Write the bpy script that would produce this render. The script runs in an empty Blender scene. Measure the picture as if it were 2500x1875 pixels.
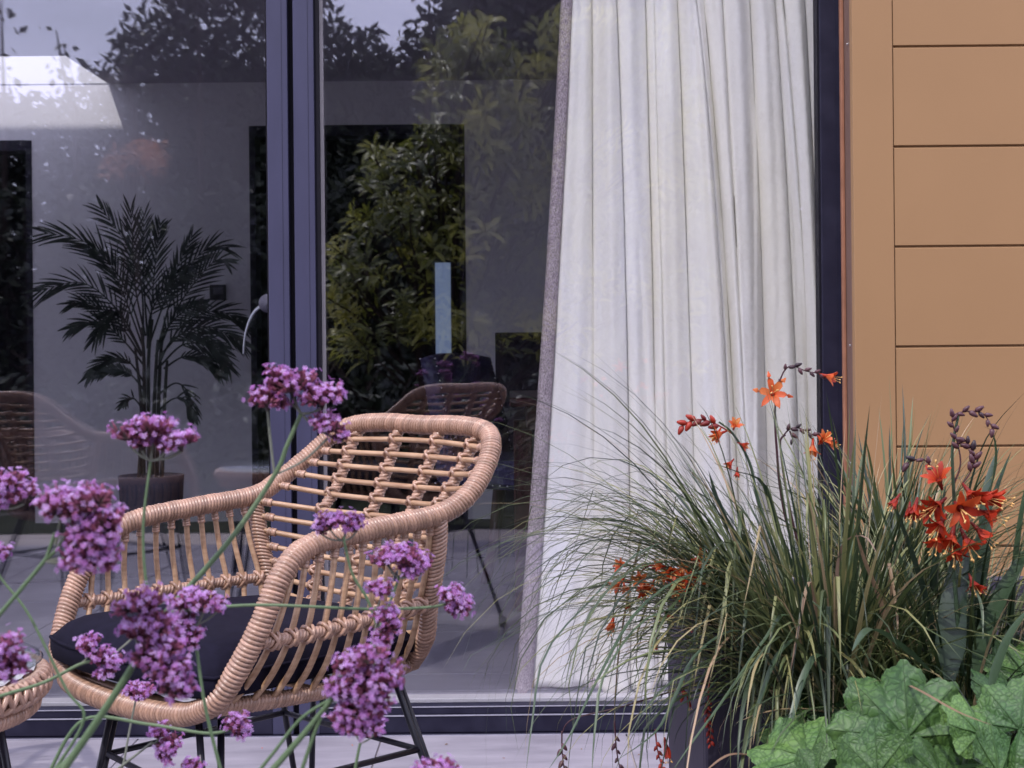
import bpy, math, random
from mathutils import Vector, Matrix, Quaternion, noise
from math import sin, cos, pi, radians, sqrt, atan2
random.seed(7)
R = random.random
def U(a, b): return a + (b - a) * random.random()

# ------------------------------------------------------------------ camera
FPX, YH, CH, ROLL = 3667.0, 847.0, 0.97, radians(0.55)
sc = bpy.context.scene
cam_d = bpy.data.cameras.new('camera'); cam = bpy.data.objects.new('camera', cam_d)
sc.collection.objects.link(cam); sc.camera = cam
cam_d.sensor_width = 36; cam_d.lens = 36 * FPX / 2500
cam_d.shift_y = -(937.5 - YH) / 2500
cam_d.clip_end = 500; cam_d.clip_start = 0.05
cam.matrix_world = Matrix.Translation((0, 0, CH)) @ Matrix.Rotation(radians(90), 4, 'X') @ Matrix.Rotation(-ROLL, 4, 'Z')
cam_d.dof.use_dof = True; cam_d.dof.focus_distance = 2.55; cam_d.dof.aperture_fstop = 15

def W(u, v, d):
    """the point of the place seen at photograph pixel (u, v) at distance d from the camera plane"""
    # undo the roll about the frame centre line (shifted lens)
    du, dv = u - 1250, v - YH
    c, s = cos(ROLL), sin(ROLL)
    uu = du * c - dv * s; vv = du * s + dv * c
    return Vector((uu * d / FPX, d, CH - vv * d / FPX))
def WX(u, v, d): return W(u, v, d).x
def WZ(u, v, d): return W(u, v, d).z

# ------------------------------------------------------------------ world, sun, exposure
SUN = Vector((0.45, 0.8, -1.35)).normalized()          # direction the light travels
az = atan2(-SUN.x, -SUN.y); el = math.asin(-SUN.z)
w = bpy.data.worlds.new('World'); sc.world = w; w.use_nodes = True
nt = w.node_tree; N = nt.nodes; L = nt.links
bg = N['Background']
sky = N.new('ShaderNodeTexSky'); sky.sky_type = 'NISHITA'; sky.sun_disc = False
sky.sun_elevation = el; sky.sun_rotation = az; sky.dust_density = 2.0; sky.ozone_density = 1.5
tc = N.new('ShaderNodeTexCoord'); mp = N.new('ShaderNodeMapping'); mp.inputs['Scale'].default_value = (1.6, 1.6, 5.0)
nz = N.new('ShaderNodeTexNoise'); nz.inputs['Scale'].default_value = 2.2; nz.inputs['Detail'].default_value = 7; nz.inputs['Roughness'].default_value = 0.55
rp = N.new('ShaderNodeValToRGB'); rp.color_ramp.elements[0].position = 0.22; rp.color_ramp.elements[1].position = 0.66; rp.color_ramp.elements[0].color = (0.5, 0.5, 0.5, 1)
mx = N.new('ShaderNodeMixRGB'); mx.inputs['Color2'].default_value = (18.5, 18.7, 25.0, 1)
L.new(tc.outputs['Generated'], mp.inputs['Vector']); L.new(mp.outputs['Vector'], nz.inputs['Vector'])
L.new(nz.outputs['Fac'], rp.inputs['Fac']); L.new(rp.outputs['Color'], mx.inputs['Fac'])
L.new(sky.outputs['Color'], mx.inputs['Color1']); L.new(mx.outputs['Color'], bg.inputs['Color'])
bg.inputs['Strength'].default_value = 0.12
sd = bpy.data.lights.new('sun', 'SUN'); sd.energy = 3.0; sd.angle = radians(0.9); sd.color = (1.0, 0.95, 0.9)
so = bpy.data.objects.new('sun', sd); sc.collection.objects.link(so)
so.rotation_euler = SUN.to_track_quat('-Z', 'Y').to_euler(); so.location = (-3, -8, 9)
sc.view_settings.view_transform = 'Standard'; sc.view_settings.look = 'None'
sc.view_settings.gamma = 1; sc.view_settings.exposure = -0.13
sc.render.engine = 'CYCLES'
try: sc.cycles.transparent_max_bounces = 24; sc.cycles.max_bounces = 8
except Exception: pass

# ------------------------------------------------------------------ materials
def mat(name, col, rough=0.5, spec=0.5, var=0.0, vscale=20, bump=0.0, bscale=200, stretch=(1, 1, 1), sheen=0, metal=0,
        col2=None, coat=0, trans=0, coords='Object', detail=5):
    m = bpy.data.materials.new(name); m.use_nodes = True
    n = m.node_tree.nodes; l = m.node_tree.links; b = n['Principled BSDF']
    b.inputs['Base Color'].default_value = (*col, 1); b.inputs['Roughness'].default_value = rough
    b.inputs['Specular IOR Level'].default_value = spec; b.inputs['Metallic'].default_value = metal
    b.inputs['Sheen Weight'].default_value = sheen; b.inputs['Coat Weight'].default_value = coat
    t = n.new('ShaderNodeTexCoord'); mp = n.new('ShaderNodeMapping'); mp.inputs['Scale'].default_value = stretch
    l.new(t.outputs[coords], mp.inputs['Vector'])
    if var or col2:
        z = n.new('ShaderNodeTexNoise'); z.inputs['Scale'].default_value = vscale; z.inputs['Detail'].default_value = detail
        l.new(mp.outputs['Vector'], z.inputs['Vector'])
        r = n.new('ShaderNodeValToRGB'); r.color_ramp.elements[0].position = 0.3; r.color_ramp.elements[1].position = 0.7
        c2 = col2 or tuple(c * (1 + var) for c in col)
        c1 = col if col2 else tuple(c * (1 - var) for c in col)
        r.color_ramp.elements[0].color = (*c1, 1); r.color_ramp.elements[1].color = (*c2, 1)
        l.new(z.outputs['Fac'], r.inputs['Fac']); l.new(r.outputs['Color'], b.inputs['Base Color'])
        m['ramp'] = r.name
    if bump:
        z = n.new('ShaderNodeTexNoise'); z.inputs['Scale'].default_value = bscale; z.inputs['Detail'].default_value = 4
        l.new(mp.outputs['Vector'], z.inputs['Vector'])
        bp = n.new('ShaderNodeBump'); bp.inputs['Strength'].default_value = bump; bp.inputs['Distance'].default_value = 0.004
        l.new(z.outputs['Fac'], bp.inputs['Height']); l.new(bp.outputs['Normal'], b.inputs['Normal'])
    if trans:
        tr = n.new('ShaderNodeBsdfTranslucent'); ms = n.new('ShaderNodeMixShader'); ms.inputs[0].default_value = trans
        out = n['Material Output']
        src = b.inputs['Base Color'].links[0].from_socket if b.inputs['Base Color'].is_linked else None
        if src: l.new(src, tr.inputs['Color'])
        else: tr.inputs['Color'].default_value = (*col, 1)
        l.new(b.outputs[0], ms.inputs[1]); l.new(tr.outputs[0], ms.inputs[2]); l.new(ms.outputs[0], out.inputs['Surface'])
    return m

def leafmat(name, cols, rough=0.45, trans=0.25, spec=0.5, bump=0.0, bscale=300, randsock=True):
    """colour from the per-face random value stored in UV.x, slight noise"""
    m = bpy.data.materials.new(name); m.use_nodes = True
    n = m.node_tree.nodes; l = m.node_tree.links; b = n['Principled BSDF']
    uv = n.new('ShaderNodeUVMap'); uv.uv_map = 'UVMap'; sx = n.new('ShaderNodeSeparateXYZ'); l.new(uv.outputs[0], sx.inputs[0])
    r = n.new('ShaderNodeValToRGB'); e = r.color_ramp.elements
    while len(e) < len(cols): e.new(0.5)
    for i, c in enumerate(cols): e[i].position = i / (len(cols) - 1); e[i].color = (*c, 1)
    l.new(sx.outputs[0], r.inputs['Fac']); l.new(r.outputs['Color'], b.inputs['Base Color'])
    b.inputs['Roughness'].default_value = rough; b.inputs['Specular IOR Level'].default_value = spec
    if bump:
        t = n.new('ShaderNodeTexCoord'); z = n.new('ShaderNodeTexNoise'); z.inputs['Scale'].default_value = bscale
        l.new(t.outputs['Object'], z.inputs['Vector'])
        bp = n.new('ShaderNodeBump'); bp.inputs['Strength'].default_value = bump; bp.inputs['Distance'].default_value = 0.003
        l.new(z.outputs['Fac'], bp.inputs['Height']); l.new(bp.outputs['Normal'], b.inputs['Normal'])
    tr = n.new('ShaderNodeBsdfTranslucent'); ms = n.new('ShaderNodeMixShader'); ms.inputs[0].default_value = trans
    l.new(r.outputs['Color'], tr.inputs['Color']); l.new(b.outputs[0], ms.inputs[1]); l.new(tr.outputs[0], ms.inputs[2])
    l.new(ms.outputs[0], n['Material Output'].inputs['Surface'])
    return m

def rattan_mat(name, c1, c2, c3, rough=0.38):
    """each turn of the wrapping (UV.x counts turns) has its own tone, with grain running along the strip"""
    m = bpy.data.materials.new(name); m.use_nodes = True
    n = m.node_tree.nodes; l = m.node_tree.links; b = n['Principled BSDF']
    uv = n.new('ShaderNodeUVMap'); uv.uv_map = 'UVMap'
    sx = n.new('ShaderNodeSeparateXYZ'); l.new(uv.outputs[0], sx.inputs[0])
    fl = n.new('ShaderNodeMath'); fl.operation = 'FLOOR'; l.new(sx.outputs[0], fl.inputs[0])
    wn = n.new('ShaderNodeTexWhiteNoise'); wn.noise_dimensions = '1D'; l.new(fl.outputs[0], wn.inputs['W'])
    mp = n.new('ShaderNodeMapping'); mp.inputs['Scale'].default_value = (5, 2.2, 1); l.new(uv.outputs[0], mp.inputs[0])
    z = n.new('ShaderNodeTexNoise'); z.inputs['Scale'].default_value = 1.6; z.inputs['Detail'].default_value = 5; z.inputs['Roughness'].default_value = 0.7
    l.new(mp.outputs[0], z.inputs['Vector'])
    r = n.new('ShaderNodeValToRGB'); e = r.color_ramp.elements; e.new(0.5)
    for i, (p, c) in enumerate(((0.25, c1), (0.5, c2), (0.72, c3))): e[i].position = p; e[i].color = (*c, 1)
    l.new(z.outputs['Fac'], r.inputs['Fac'])
    hs = n.new('ShaderNodeHueSaturation'); ma = n.new('ShaderNodeMapRange')
    ma.inputs['To Min'].default_value = 0.72; ma.inputs['To Max'].default_value = 1.14
    l.new(wn.outputs['Value'], ma.inputs['Value']); l.new(ma.outputs[0], hs.inputs['Value']); l.new(r.outputs['Color'], hs.inputs['Color'])
    l.new(hs.outputs[0], b.inputs['Base Color'])
    b.inputs['Roughness'].default_value = rough; b.inputs['Specular IOR Level'].default_value = 0.55
    bp = n.new('ShaderNodeBump'); bp.inputs['Strength'].default_value = 0.25; bp.inputs['Distance'].default_value = 0.001
    l.new(z.outputs['Fac'], bp.inputs['Height']); l.new(bp.outputs['Normal'], b.inputs['Normal'])
    return m

def glass_mat(name, refl, tint=(0.992, 0.992, 0.998)):
    m = bpy.data.materials.new(name); m.use_nodes = True
    n = m.node_tree.nodes; l = m.node_tree.links; n.remove(n['Principled BSDF'])
    tr = n.new('ShaderNodeBsdfTransparent'); tr.inputs[0].default_value = (*tint, 1)
    gl = n.new('ShaderNodeBsdfGlossy'); gl.inputs['Roughness'].default_value = 0.010; gl.inputs['Color'].default_value = (0.93, 0.93, 1, 1)
    lw = n.new('ShaderNodeLayerWeight'); lw.inputs['Blend'].default_value = 0.5
    fr = n.new('ShaderNodeMath'); fr.operation = 'POWER'; fr.inputs[1].default_value = 5; l.new(lw.outputs['Facing'], fr.inputs[0])
    ad = n.new('ShaderNodeMath'); ad.operation = 'MULTIPLY_ADD'; ad.inputs[1].default_value = 0.9; ad.inputs[2].default_value = refl; ad.use_clamp = True
    tcx = n.new('ShaderNodeTexCoord'); z = n.new('ShaderNodeTexNoise'); z.inputs['Scale'].default_value = 1.3; z.inputs['Detail'].default_value = 1
    l.new(tcx.outputs['Object'], z.inputs['Vector'])
    bp = n.new('ShaderNodeBump'); bp.inputs['Strength'].default_value = 1.0; bp.inputs['Distance'].default_value = 0.0011
    l.new(z.outputs['Fac'], bp.inputs['Height']); l.new(bp.outputs['Normal'], gl.inputs['Normal'])
    ms = n.new('ShaderNodeMixShader')
    l.new(fr.outputs[0], ad.inputs[0]); l.new(ad.outputs[0], ms.inputs[0]); l.new(tr.outputs[0], ms.inputs[1]); l.new(gl.outputs[0], ms.inputs[2])
    l.new(ms.outputs[0], n['Material Output'].inputs['Surface'])
    return m

def emis(name, col, s):
    m = bpy.data.materials.new(name); m.use_nodes = True
    n = m.node_tree.nodes; b = n['Principled BSDF']
    b.inputs['Base Color'].default_value = (*col, 1)
    b.inputs['Emission Color'].default_value = (*col, 1); b.inputs['Emission Strength'].default_value = s
    return m

M = {}
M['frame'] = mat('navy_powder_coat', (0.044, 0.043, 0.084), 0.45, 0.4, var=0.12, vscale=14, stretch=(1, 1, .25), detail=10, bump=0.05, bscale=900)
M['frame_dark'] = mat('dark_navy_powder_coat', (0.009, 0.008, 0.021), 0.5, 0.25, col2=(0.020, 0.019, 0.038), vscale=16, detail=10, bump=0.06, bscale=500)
M['rubber'] = mat('black_gasket', (0.006, 0.005, 0.01), 0.7, 0.2, var=0.2, vscale=30)
M['bead'] = mat('pale_spacer_strip', (0.33, 0.30, 0.30), 0.5, var=0.08, vscale=30)
M['glass'] = glass_mat('window_glass', 0.066)
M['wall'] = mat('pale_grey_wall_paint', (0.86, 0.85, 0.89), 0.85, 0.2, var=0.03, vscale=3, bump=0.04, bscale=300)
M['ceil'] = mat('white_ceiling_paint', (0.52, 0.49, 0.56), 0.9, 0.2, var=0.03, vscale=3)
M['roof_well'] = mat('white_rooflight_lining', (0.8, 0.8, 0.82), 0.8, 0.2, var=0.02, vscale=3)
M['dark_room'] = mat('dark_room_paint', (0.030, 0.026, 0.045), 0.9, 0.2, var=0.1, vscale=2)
M['skirt'] = mat('dark_skirting', (0.020, 0.018, 0.035), 0.6, 0.3, var=0.1, vscale=9)
M['rug'] = mat('dark_navy_rug', (0.018, 0.016, 0.034), 0.95, 0.1, var=0.3, vscale=60, bump=0.5, bscale=500)
M['tile_in'] = mat('slate_floor_tile', (0.10, 0.098, 0.125), 0.35, 0.45, col2=(0.155, 0.15, 0.18), vscale=5, bump=0.12, bscale=60, stretch=(1, 4, 1))
M['grout_in'] = mat('pale_grout', (0.30, 0.29, 0.32), 0.9, 0.1, var=0.1, vscale=60)
M['tile_out'] = mat('lavender_grey_paving', (0.185, 0.170, 0.200), 0.6, 0.35, col2=(0.29, 0.268, 0.305), vscale=4, bump=0.15, bscale=45, stretch=(1, 3.5, 1), detail=9)
M['grout_out'] = mat('sandy_grout', (0.42, 0.37, 0.34), 0.9, 0.1, var=0.15, vscale=60)
M['clad'] = mat('tan_painted_board', (0.298, 0.168, 0.076), 0.55, 0.35, col2=(0.335, 0.190, 0.087), vscale=1.6, bump=0.05, bscale=260, detail=8)
M['reveal'] = mat('shade_darkened_tan_paint', (0.15, 0.088, 0.068), 0.6, 0.3, var=0.08, vscale=6, bump=0.05, bscale=260)  # same paint as the boards, with the reveal's shade mixed into the colour
M['orange'] = mat('orange_brown_seal', (0.30, 0.135, 0.078), 0.6, 0.3, var=0.15, vscale=25)
M['steel'] = mat('screw_steel', (0.6, 0.6, 0.62), 0.3, metal=1, var=0.1, vscale=200)
M['chrome'] = mat('satin_lever_metal', (0.52, 0.54, 0.60), 0.35, metal=0.6, var=0.05, vscale=40)
M['sill_white'] = mat('white_threshold_strip', (0.60, 0.58, 0.59), 0.5, 0.4, var=0.05, vscale=20)
M['line'] = mat('bright_metal_edge', (0.40, 0.39, 0.46), 0.35, metal=0.3, var=0.1, vscale=20)
M['curtain'] = mat('white_curtain_lining', (0.95, 0.92, 0.80), 0.85, 0.15, col2=(0.94, 0.93, 0.90), vscale=9, bump=0.10, bscale=30, sheen=0.1, trans=0.12, stretch=(1, 1, .12))
M['weave'] = mat('mauve_grey_woven_fabric', (0.20, 0.165, 0.18), 0.95, 0.1, col2=(0.60, 0.52, 0.54), vscale=300, bump=0.8, bscale=300, stretch=(1, 1, .6))
M['rattan'] = rattan_mat('wrapped_rattan_strip', (0.22, 0.115, 0.075), (0.40, 0.238, 0.165), (0.54, 0.35, 0.25), 0.27)
M['cane'] = mat('bare_rattan_cane', (0.30, 0.165, 0.09), 0.42, 0.5, col2=(0.50, 0.32, 0.195), vscale=22, bump=0.2, bscale=130, stretch=(1, 1, 6), detail=8)
M['cushion'] = mat('black_navy_cushion_fabric', (0.007, 0.006, 0.015), 0.85, 0.12, var=0.2, vscale=60, bump=0.25, bscale=700)
M['black_metal'] = mat('black_metal_rod', (0.012, 0.011, 0.02), 0.4, 0.5, var=0.15, vscale=40)
M['tabletop'] = mat('woven_pale_tabletop', (0.42, 0.37, 0.36), 0.6, 0.4, col2=(0.62, 0.56, 0.55), vscale=90, bump=1.0, bscale=110)
M['table_glass'] = glass_mat('table_glass', 0.10, (0.9, 0.95, 0.96))
M['pot'] = mat('grey_plant_pot', (0.12, 0.115, 0.155), 0.7, 0.3, var=0.1, vscale=30, bump=0.3, bscale=80)
M['soil'] = mat('dark_soil', (0.02, 0.015, 0.015), 0.95, 0.1, var=0.4, vscale=60, bump=1, bscale=90)
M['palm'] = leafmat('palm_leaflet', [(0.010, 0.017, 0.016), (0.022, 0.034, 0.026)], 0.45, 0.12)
M['palm_stem'] = mat('palm_cane', (0.03, 0.032, 0.025), 0.5, var=0.3, vscale=40, stretch=(1, 1, 4))
M['wood_dark'] = mat('red_brown_wood', (0.055, 0.016, 0.018), 0.35, 0.5, var=0.3, vscale=12, stretch=(6, 6, 1))
M['upholstery'] = mat('slate_blue_upholstery', (0.060, 0.055, 0.115), 0.8, 0.2, var=0.15, vscale=70, bump=0.3, bscale=400)
M['stud'] = mat('polished_stud', (0.8, 0.8, 0.82), 0.15, metal=1, var=0.05, vscale=60)
M['cabinet'] = mat('dark_plum_cabinet', (0.022, 0.017, 0.032), 0.5, 0.4, var=0.15, vscale=14)
M['planter'] = mat('plum_grey_planter', (0.050, 0.043, 0.066), 0.6, 0.3, var=0.12, vscale=6, bump=0.1, bscale=90)
M['switch'] = mat('dark_switch_plate', (0.03, 0.028, 0.04), 0.4, var=0.1, vscale=50)
M['switch_in'] = mat('pale_switch_screen', (0.16, 0.16, 0.19), 0.25, var=0.1, vscale=50)
M['grass'] = leafmat('sedge_blade', [(0.016, 0.032, 0.016), (0.060, 0.088, 0.034), (0.15, 0.18, 0.070), (0.28, 0.26, 0.10), (0.42, 0.29, 0.18)], 0.42, 0.22, 0.6)
M['broad'] = leafmat('sword_leaf', [(0.018, 0.035, 0.022), (0.055, 0.095, 0.045), (0.10, 0.13, 0.05)], 0.4, 0.2, 0.6)
M['dry'] = leafmat('dry_blade', [(0.16, 0.09, 0.055), (0.30, 0.20, 0.12), (0.20, 0.13, 0.12)], 0.6, 0.2)
M['petal'] = leafmat('orange_petal', [(0.26, 0.016, 0.008), (0.54, 0.045, 0.012), (0.68, 0.130, 0.030), (0.64, 0.20, 0.05)], 0.5, 0.35)
M['stamen'] = mat('yellow_stamen', (0.72, 0.42, 0.14), 0.6, var=0.2, vscale=300)
M['bud'] = leafmat('plum_bud', [(0.020, 0.010, 0.016), (0.085, 0.028, 0.035), (0.10, 0.04, 0.05)], 0.45, 0.1)
M['redbud'] = leafmat('red_bud', [(0.16, 0.012, 0.012), (0.42, 0.035, 0.015)], 0.45, 0.2)
M['vstem'] = mat('green_flower_stem', (0.075, 0.135, 0.060), 0.6, 0.3, col2=(0.15, 0.20, 0.11), vscale=14, bump=0.3, bscale=500, stretch=(1, 1, .3))
M['vstem_grey'] = mat('grey_green_stem', (0.14, 0.16, 0.12), 0.7, 0.2, col2=(0.22, 0.22, 0.18), vscale=25, bump=0.3, bscale=500)
M['calyx'] = leafmat('mauve_calyx', [(0.045, 0.030, 0.030), (0.22, 0.065, 0.10), (0.46, 0.14, 0.26)], 0.7, 0.25)
M['floret'] = leafmat('lilac_petal', [(0.48, 0.17, 0.52), (0.62, 0.31, 0.72), (0.76, 0.52, 0.90)], 0.6, 0.35)
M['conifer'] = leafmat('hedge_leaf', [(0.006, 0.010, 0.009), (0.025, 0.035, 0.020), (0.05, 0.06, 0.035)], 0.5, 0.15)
M['laurel'] = leafmat('shrub_leaf', [(0.05, 0.07, 0.015), (0.20, 0.22, 0.045), (0.48, 0.46, 0.10)], 0.35, 0.5, 0.7)
M['rust'] = leafmat('rust_leaf', [(0.20, 0.06, 0.02), (0.45, 0.16, 0.04)], 0.5, 0.35)
M['bark'] = mat('dark_bark', (0.045, 0.035, 0.03), 0.9, 0.1, var=0.4, vscale=18, bump=1, bscale=60, stretch=(1, 1, .3))
M['lawn'] = mat('garden_ground', (0.020, 0.024, 0.014), 0.9, 0.1, col2=(0.04, 0.045, 0.025), vscale=5, bump=1, bscale=40)
M['fence'] = mat('weathered_fence_board', (0.075, 0.055, 0.045), 0.85, 0.1, var=0.3, vscale=5, stretch=(4, 4, 1), bump=0.4, bscale=40)
M['sky_pane'] = emis('daylit_far_window', (0.16, 0.21, 0.34), 0.9)

def crinkle_leaf_mat():
    """green leaf with a paler net of veins; UV is polar (angle, radius) in the leaf's own plane"""
    m = bpy.data.materials.new('crinkled_green_leaf'); m.use_nodes = True
    n = m.node_tree.nodes; l = m.node_tree.links; b = n['Principled BSDF']
    uv = n.new('ShaderNodeUVMap'); uv.uv_map = 'UVMap'
    vo = n.new('ShaderNodeTexVoronoi'); vo.feature = 'DISTANCE_TO_EDGE'; vo.inputs['Scale'].default_value = 17
    nzz = n.new('ShaderNodeTexNoise'); nzz.inputs['Scale'].default_value = 9; l.new(uv.outputs[0], nzz.inputs['Vector'])
    mv = n.new('ShaderNodeMixRGB'); mv.inputs[0].default_value = 0.10; l.new(uv.outputs[0], mv.inputs[1]); l.new(nzz.outputs['Color'], mv.inputs[2])
    l.new(mv.outputs[0], vo.inputs['Vector'])
    r = n.new('ShaderNodeValToRGB'); r.color_ramp.elements[0].position = 0.0; r.color_ramp.elements[1].position = 0.16
    r.color_ramp.elements[0].color = (0.045, 0.105, 0.030, 1); r.color_ramp.elements[1].color = (0.092, 0.190, 0.055, 1)
    l.new(vo.outputs['Distance'], r.inputs['Fac'])
    t = n.new('ShaderNodeTexCoord'); z = n.new('ShaderNodeTexNoise'); z.inputs['Scale'].default_value = 14; z.inputs['Detail'].default_value = 6; l.new(t.outputs['Object'], z.inputs['Vector'])
    mc = n.new('ShaderNodeMixRGB'); mc.blend_type = 'MULTIPLY'; mc.inputs[0].default_value = 0.6
    r2 = n.new('ShaderNodeValToRGB'); r2.color_ramp.elements[0].color = (0.50, 0.68, 0.66, 1); r2.color_ramp.elements[1].color = (1.25, 1.15, 0.80, 1)
    r2.color_ramp.elements[0].position = .35; r2.color_ramp.elements[1].position = .65
    l.new(z.outputs['Fac'], r2.inputs['Fac']); l.new(r.outputs[0], mc.inputs[1]); l.new(r2.outputs[0], mc.inputs[2])
    oi = n.new('ShaderNodeObjectInfo'); hs = n.new('ShaderNodeHueSaturation'); mr_ = n.new('ShaderNodeMapRange'); mr_.inputs['To Min'].default_value = 0.62; mr_.inputs['To Max'].default_value = 1.35
    mh = n.new('ShaderNodeMapRange'); mh.inputs['To Min'].default_value = 0.505; mh.inputs['To Max'].default_value = 0.485
    l.new(oi.outputs['Random'], mr_.inputs['Value']); l.new(mr_.outputs[0], hs.inputs['Value']); l.new(oi.outputs['Random'], mh.inputs['Value']); l.new(mh.outputs[0], hs.inputs['Hue'])
    l.new(mc.outputs[0], hs.inputs['Color']); mc = hs
    l.new(mc.outputs[0], b.inputs['Base Color']); b.inputs['Roughness'].default_value = 0.5; b.inputs['Specular IOR Level'].default_value = 0.45
    mr = n.new('ShaderNodeMath'); mr.operation = 'MINIMUM'; mr.inputs[1].default_value = 0.25; l.new(vo.outputs['Distance'], mr.inputs[0])
    bp = n.new('ShaderNodeBump'); bp.inputs['Strength'].default_value = 0.38; bp.inputs['Distance'].default_value = 0.007
    l.new(mr.outputs[0], bp.inputs['Height']); l.new(bp.outputs['Normal'], b.inputs['Normal'])
    tr = n.new('ShaderNodeBsdfTranslucent'); l.new(mc.outputs[0], tr.inputs['Color'])
    ms = n.new('ShaderNodeMixShader'); ms.inputs[0].default_value = 0.2
    l.new(b.outputs[0], ms.inputs[1]); l.new(tr.outputs[0], ms.inputs[2]); l.new(ms.outputs[0], n['Material Output'].inputs['Surface'])
    return m
M['crinkle'] = crinkle_leaf_mat()

# ------------------------------------------------------------------ helpers
COL = sc.collection
class MB:
    def __init__(s): s.v = []; s.f = []; s.uv = []; s.mi = []; s.smooth = []
    def add(s, vs, fs, uvs=None, mi=0, smooth=True, rnd=None):
        o = len(s.v); s.v += [tuple(p) for p in vs]
        for k, f in enumerate(fs):
            s.f.append(tuple(i + o for i in f)); s.mi.append(mi); s.smooth.append(smooth)
            if uvs is not None: s.uv += [uvs[i] for i in f]
            else: s.uv += [((rnd if rnd is not None else 0.5), 0.5)] * len(f)
        return s
    def box(s, a, b, bev=0.0, mi=0, rnd=None):
        (x0, y0, z0), (x1, y1, z1) = a, b
        if x0 > x1: x0, x1 = x1, x0
        if y0 > y1: y0, y1 = y1, y0
        if z0 > z1: z0, z1 = z1, z0
        if bev <= 0:
            v = [(x0,y0,z0),(x1,y0,z0),(x1,y1,z0),(x0,y1,z0),(x0,y0,z1),(x1,y0,z1),(x1,y1,z1),(x0,y1,z1)]
            f = [(0,3,2,1),(4,5,6,7),(0,1,5,4),(1,2,6,5),(2,3,7,6),(3,0,4,7)]
            return s.add(v, f, mi=mi, smooth=False, rnd=rnd)
        e = bev; v = []; idx = {}
        for ix, X in enumerate((x0, x1)):
            for iy, Y in enumerate((y0, y1)):
                for iz, Z in enumerate((z0, z1)):
                    sx, sy, sz = (1, -1)[ix], (1, -1)[iy], (1, -1)[iz]
                    for ax in range(3):
                        p = [X + sx*e, Y + sy*e, Z + sz*e]; p[ax] = (X, Y, Z)[ax]
                        idx[(ix, iy, iz, ax)] = len(v); v.append(tuple(p))
        g = lambda a, b, c, d: idx[(a, b, c, d)]
        f = []
        for i in (0, 1):
            q = [g(i,0,0,0), g(i,1,0,0), g(i,1,1,0), g(i,0,1,0)]; f.append(q if i else q[::-1])
            q = [g(0,i,0,1), g(0,i,1,1), g(1,i,1,1), g(1,i,0,1)]; f.append(q if i else q[::-1])
            q = [g(0,0,i,2), g(1,0,i,2), g(1,1,i,2), g(0,1,i,2)]; f.append(q if i else q[::-1])
        for a in (0, 1):
            for b_ in (0, 1):
                q = [g(a,b_,0,0), g(a,b_,1,0), g(a,b_,1,1), g(a,b_,0,1)]; f.append(q if (a ^ b_) else q[::-1])
                q = [g(a,0,b_,0), g(a,1,b_,0), g(a,1,b_,2), g(a,0,b_,2)]; f.append(q[::-1] if (a ^ b_) else q)
                q = [g(0,a,b_,1), g(1,a,b_,1), g(1,a,b_,2), g(0,a,b_,2)]; f.append(q if (a ^ b_) else q[::-1])
        for a in (0, 1):
            for b_ in (0, 1):
                for c in (0, 1):
                    q = [g(a,b_,c,0), g(a,b_,c,1), g(a,b_,c,2)]; f.append(q if (a ^ b_ ^ c) else q[::-1])
        return s.add(v, f, mi=mi, smooth=False, rnd=rnd)
    def build(s, name, mt, parent=None):
        me = bpy.data.meshes.new(name); me.from_pydata(s.v, [], s.f)
        for x in (mt if isinstance(mt, (list, tuple)) else [mt]): me.materials.append(x)
        uvl = me.uv_layers.new(name='UVMap'); uvl.data.foreach_set('uv', [c for p in s.uv for c in p])
        me.polygons.foreach_set('material_index', s.mi); me.polygons.foreach_set('use_smooth', s.smooth)
        me.update(); o = bpy.data.objects.new(name, me); COL.objects.link(o)
        if parent is not None: o.parent = parent; o.matrix_parent_inverse = parent.matrix_world.inverted() if parent.get('_w') else Matrix()
        return o

def tag(o, label=None, cat=None, group=None, kind=None):
    if label: o['label'] = label
    if cat: o['category'] = cat
    if group: o['group'] = group
    if kind: o['kind'] = kind
    return o
def thing(name, label, cat, loc=(0, 0, 0), group=None, rz=0):
    o = bpy.data.objects.new(name, None); o.empty_display_size = 0.05; COL.objects.link(o)
    o.location = loc; o.rotation_euler = (0, 0, rz); return tag(o, label, cat, group)
def obj(name, mb, mt, parent=None, off=None):
    """mb is in world coordinates; off shifts it into the parent's space"""
    if off is not None: mb.v = [(x - off[0], y - off[1], z - off[2]) for x, y, z in mb.v]
    return mb.build(name, mt, parent)
def boxo(name, a, b, mt, parent=None, bev=0.0):
    return MB().box(a, b, bev).build(name, mt, parent)

def crom(P, n=8, closed=False):
    P = [Vector(p) for p in P]; out = []; m = len(P)
    rng = range(m) if closed else range(m - 1)
    for i in rng:
        if closed: a, b, c, d = P[(i-1) % m], P[i], P[(i+1) % m], P[(i+2) % m]
        else: a, b, c, d = P[max(i-1, 0)], P[i], P[i+1], P[min(i+2, m-1)]
        # centripetal-ish (uniform is fine for our spacing)
        for k in range(n):
            t = k / n; t2 = t*t; t3 = t2*t
            out.append(0.5 * ((2*b) + (c-a)*t + (2*a-5*b+4*c-d)*t2 + (3*b-a-3*c+d)*t3))
    if not closed: out.append(P[-1])
    return out
def length(p): return sum((p[i+1]-p[i]).length for i in range(len(p)-1))
def resample(p, n):
    cum = [0.0]
    for i in range(len(p)-1): cum.append(cum[-1] + (p[i+1]-p[i]).length)
    T = cum[-1]; out = []; j = 0
    for k in range(n+1):
        s = T * k / n
        while j < len(cum)-2 and cum[j+1] < s: j += 1
        d = cum[j+1]-cum[j]; t = (s-cum[j])/d if d > 1e-12 else 0
        out.append(p[j].lerp(p[j+1], min(max(t, 0), 1)))
    return out
def at(p, t):
    q = resample(p, 200); return q[int(round(t*200))]

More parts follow.
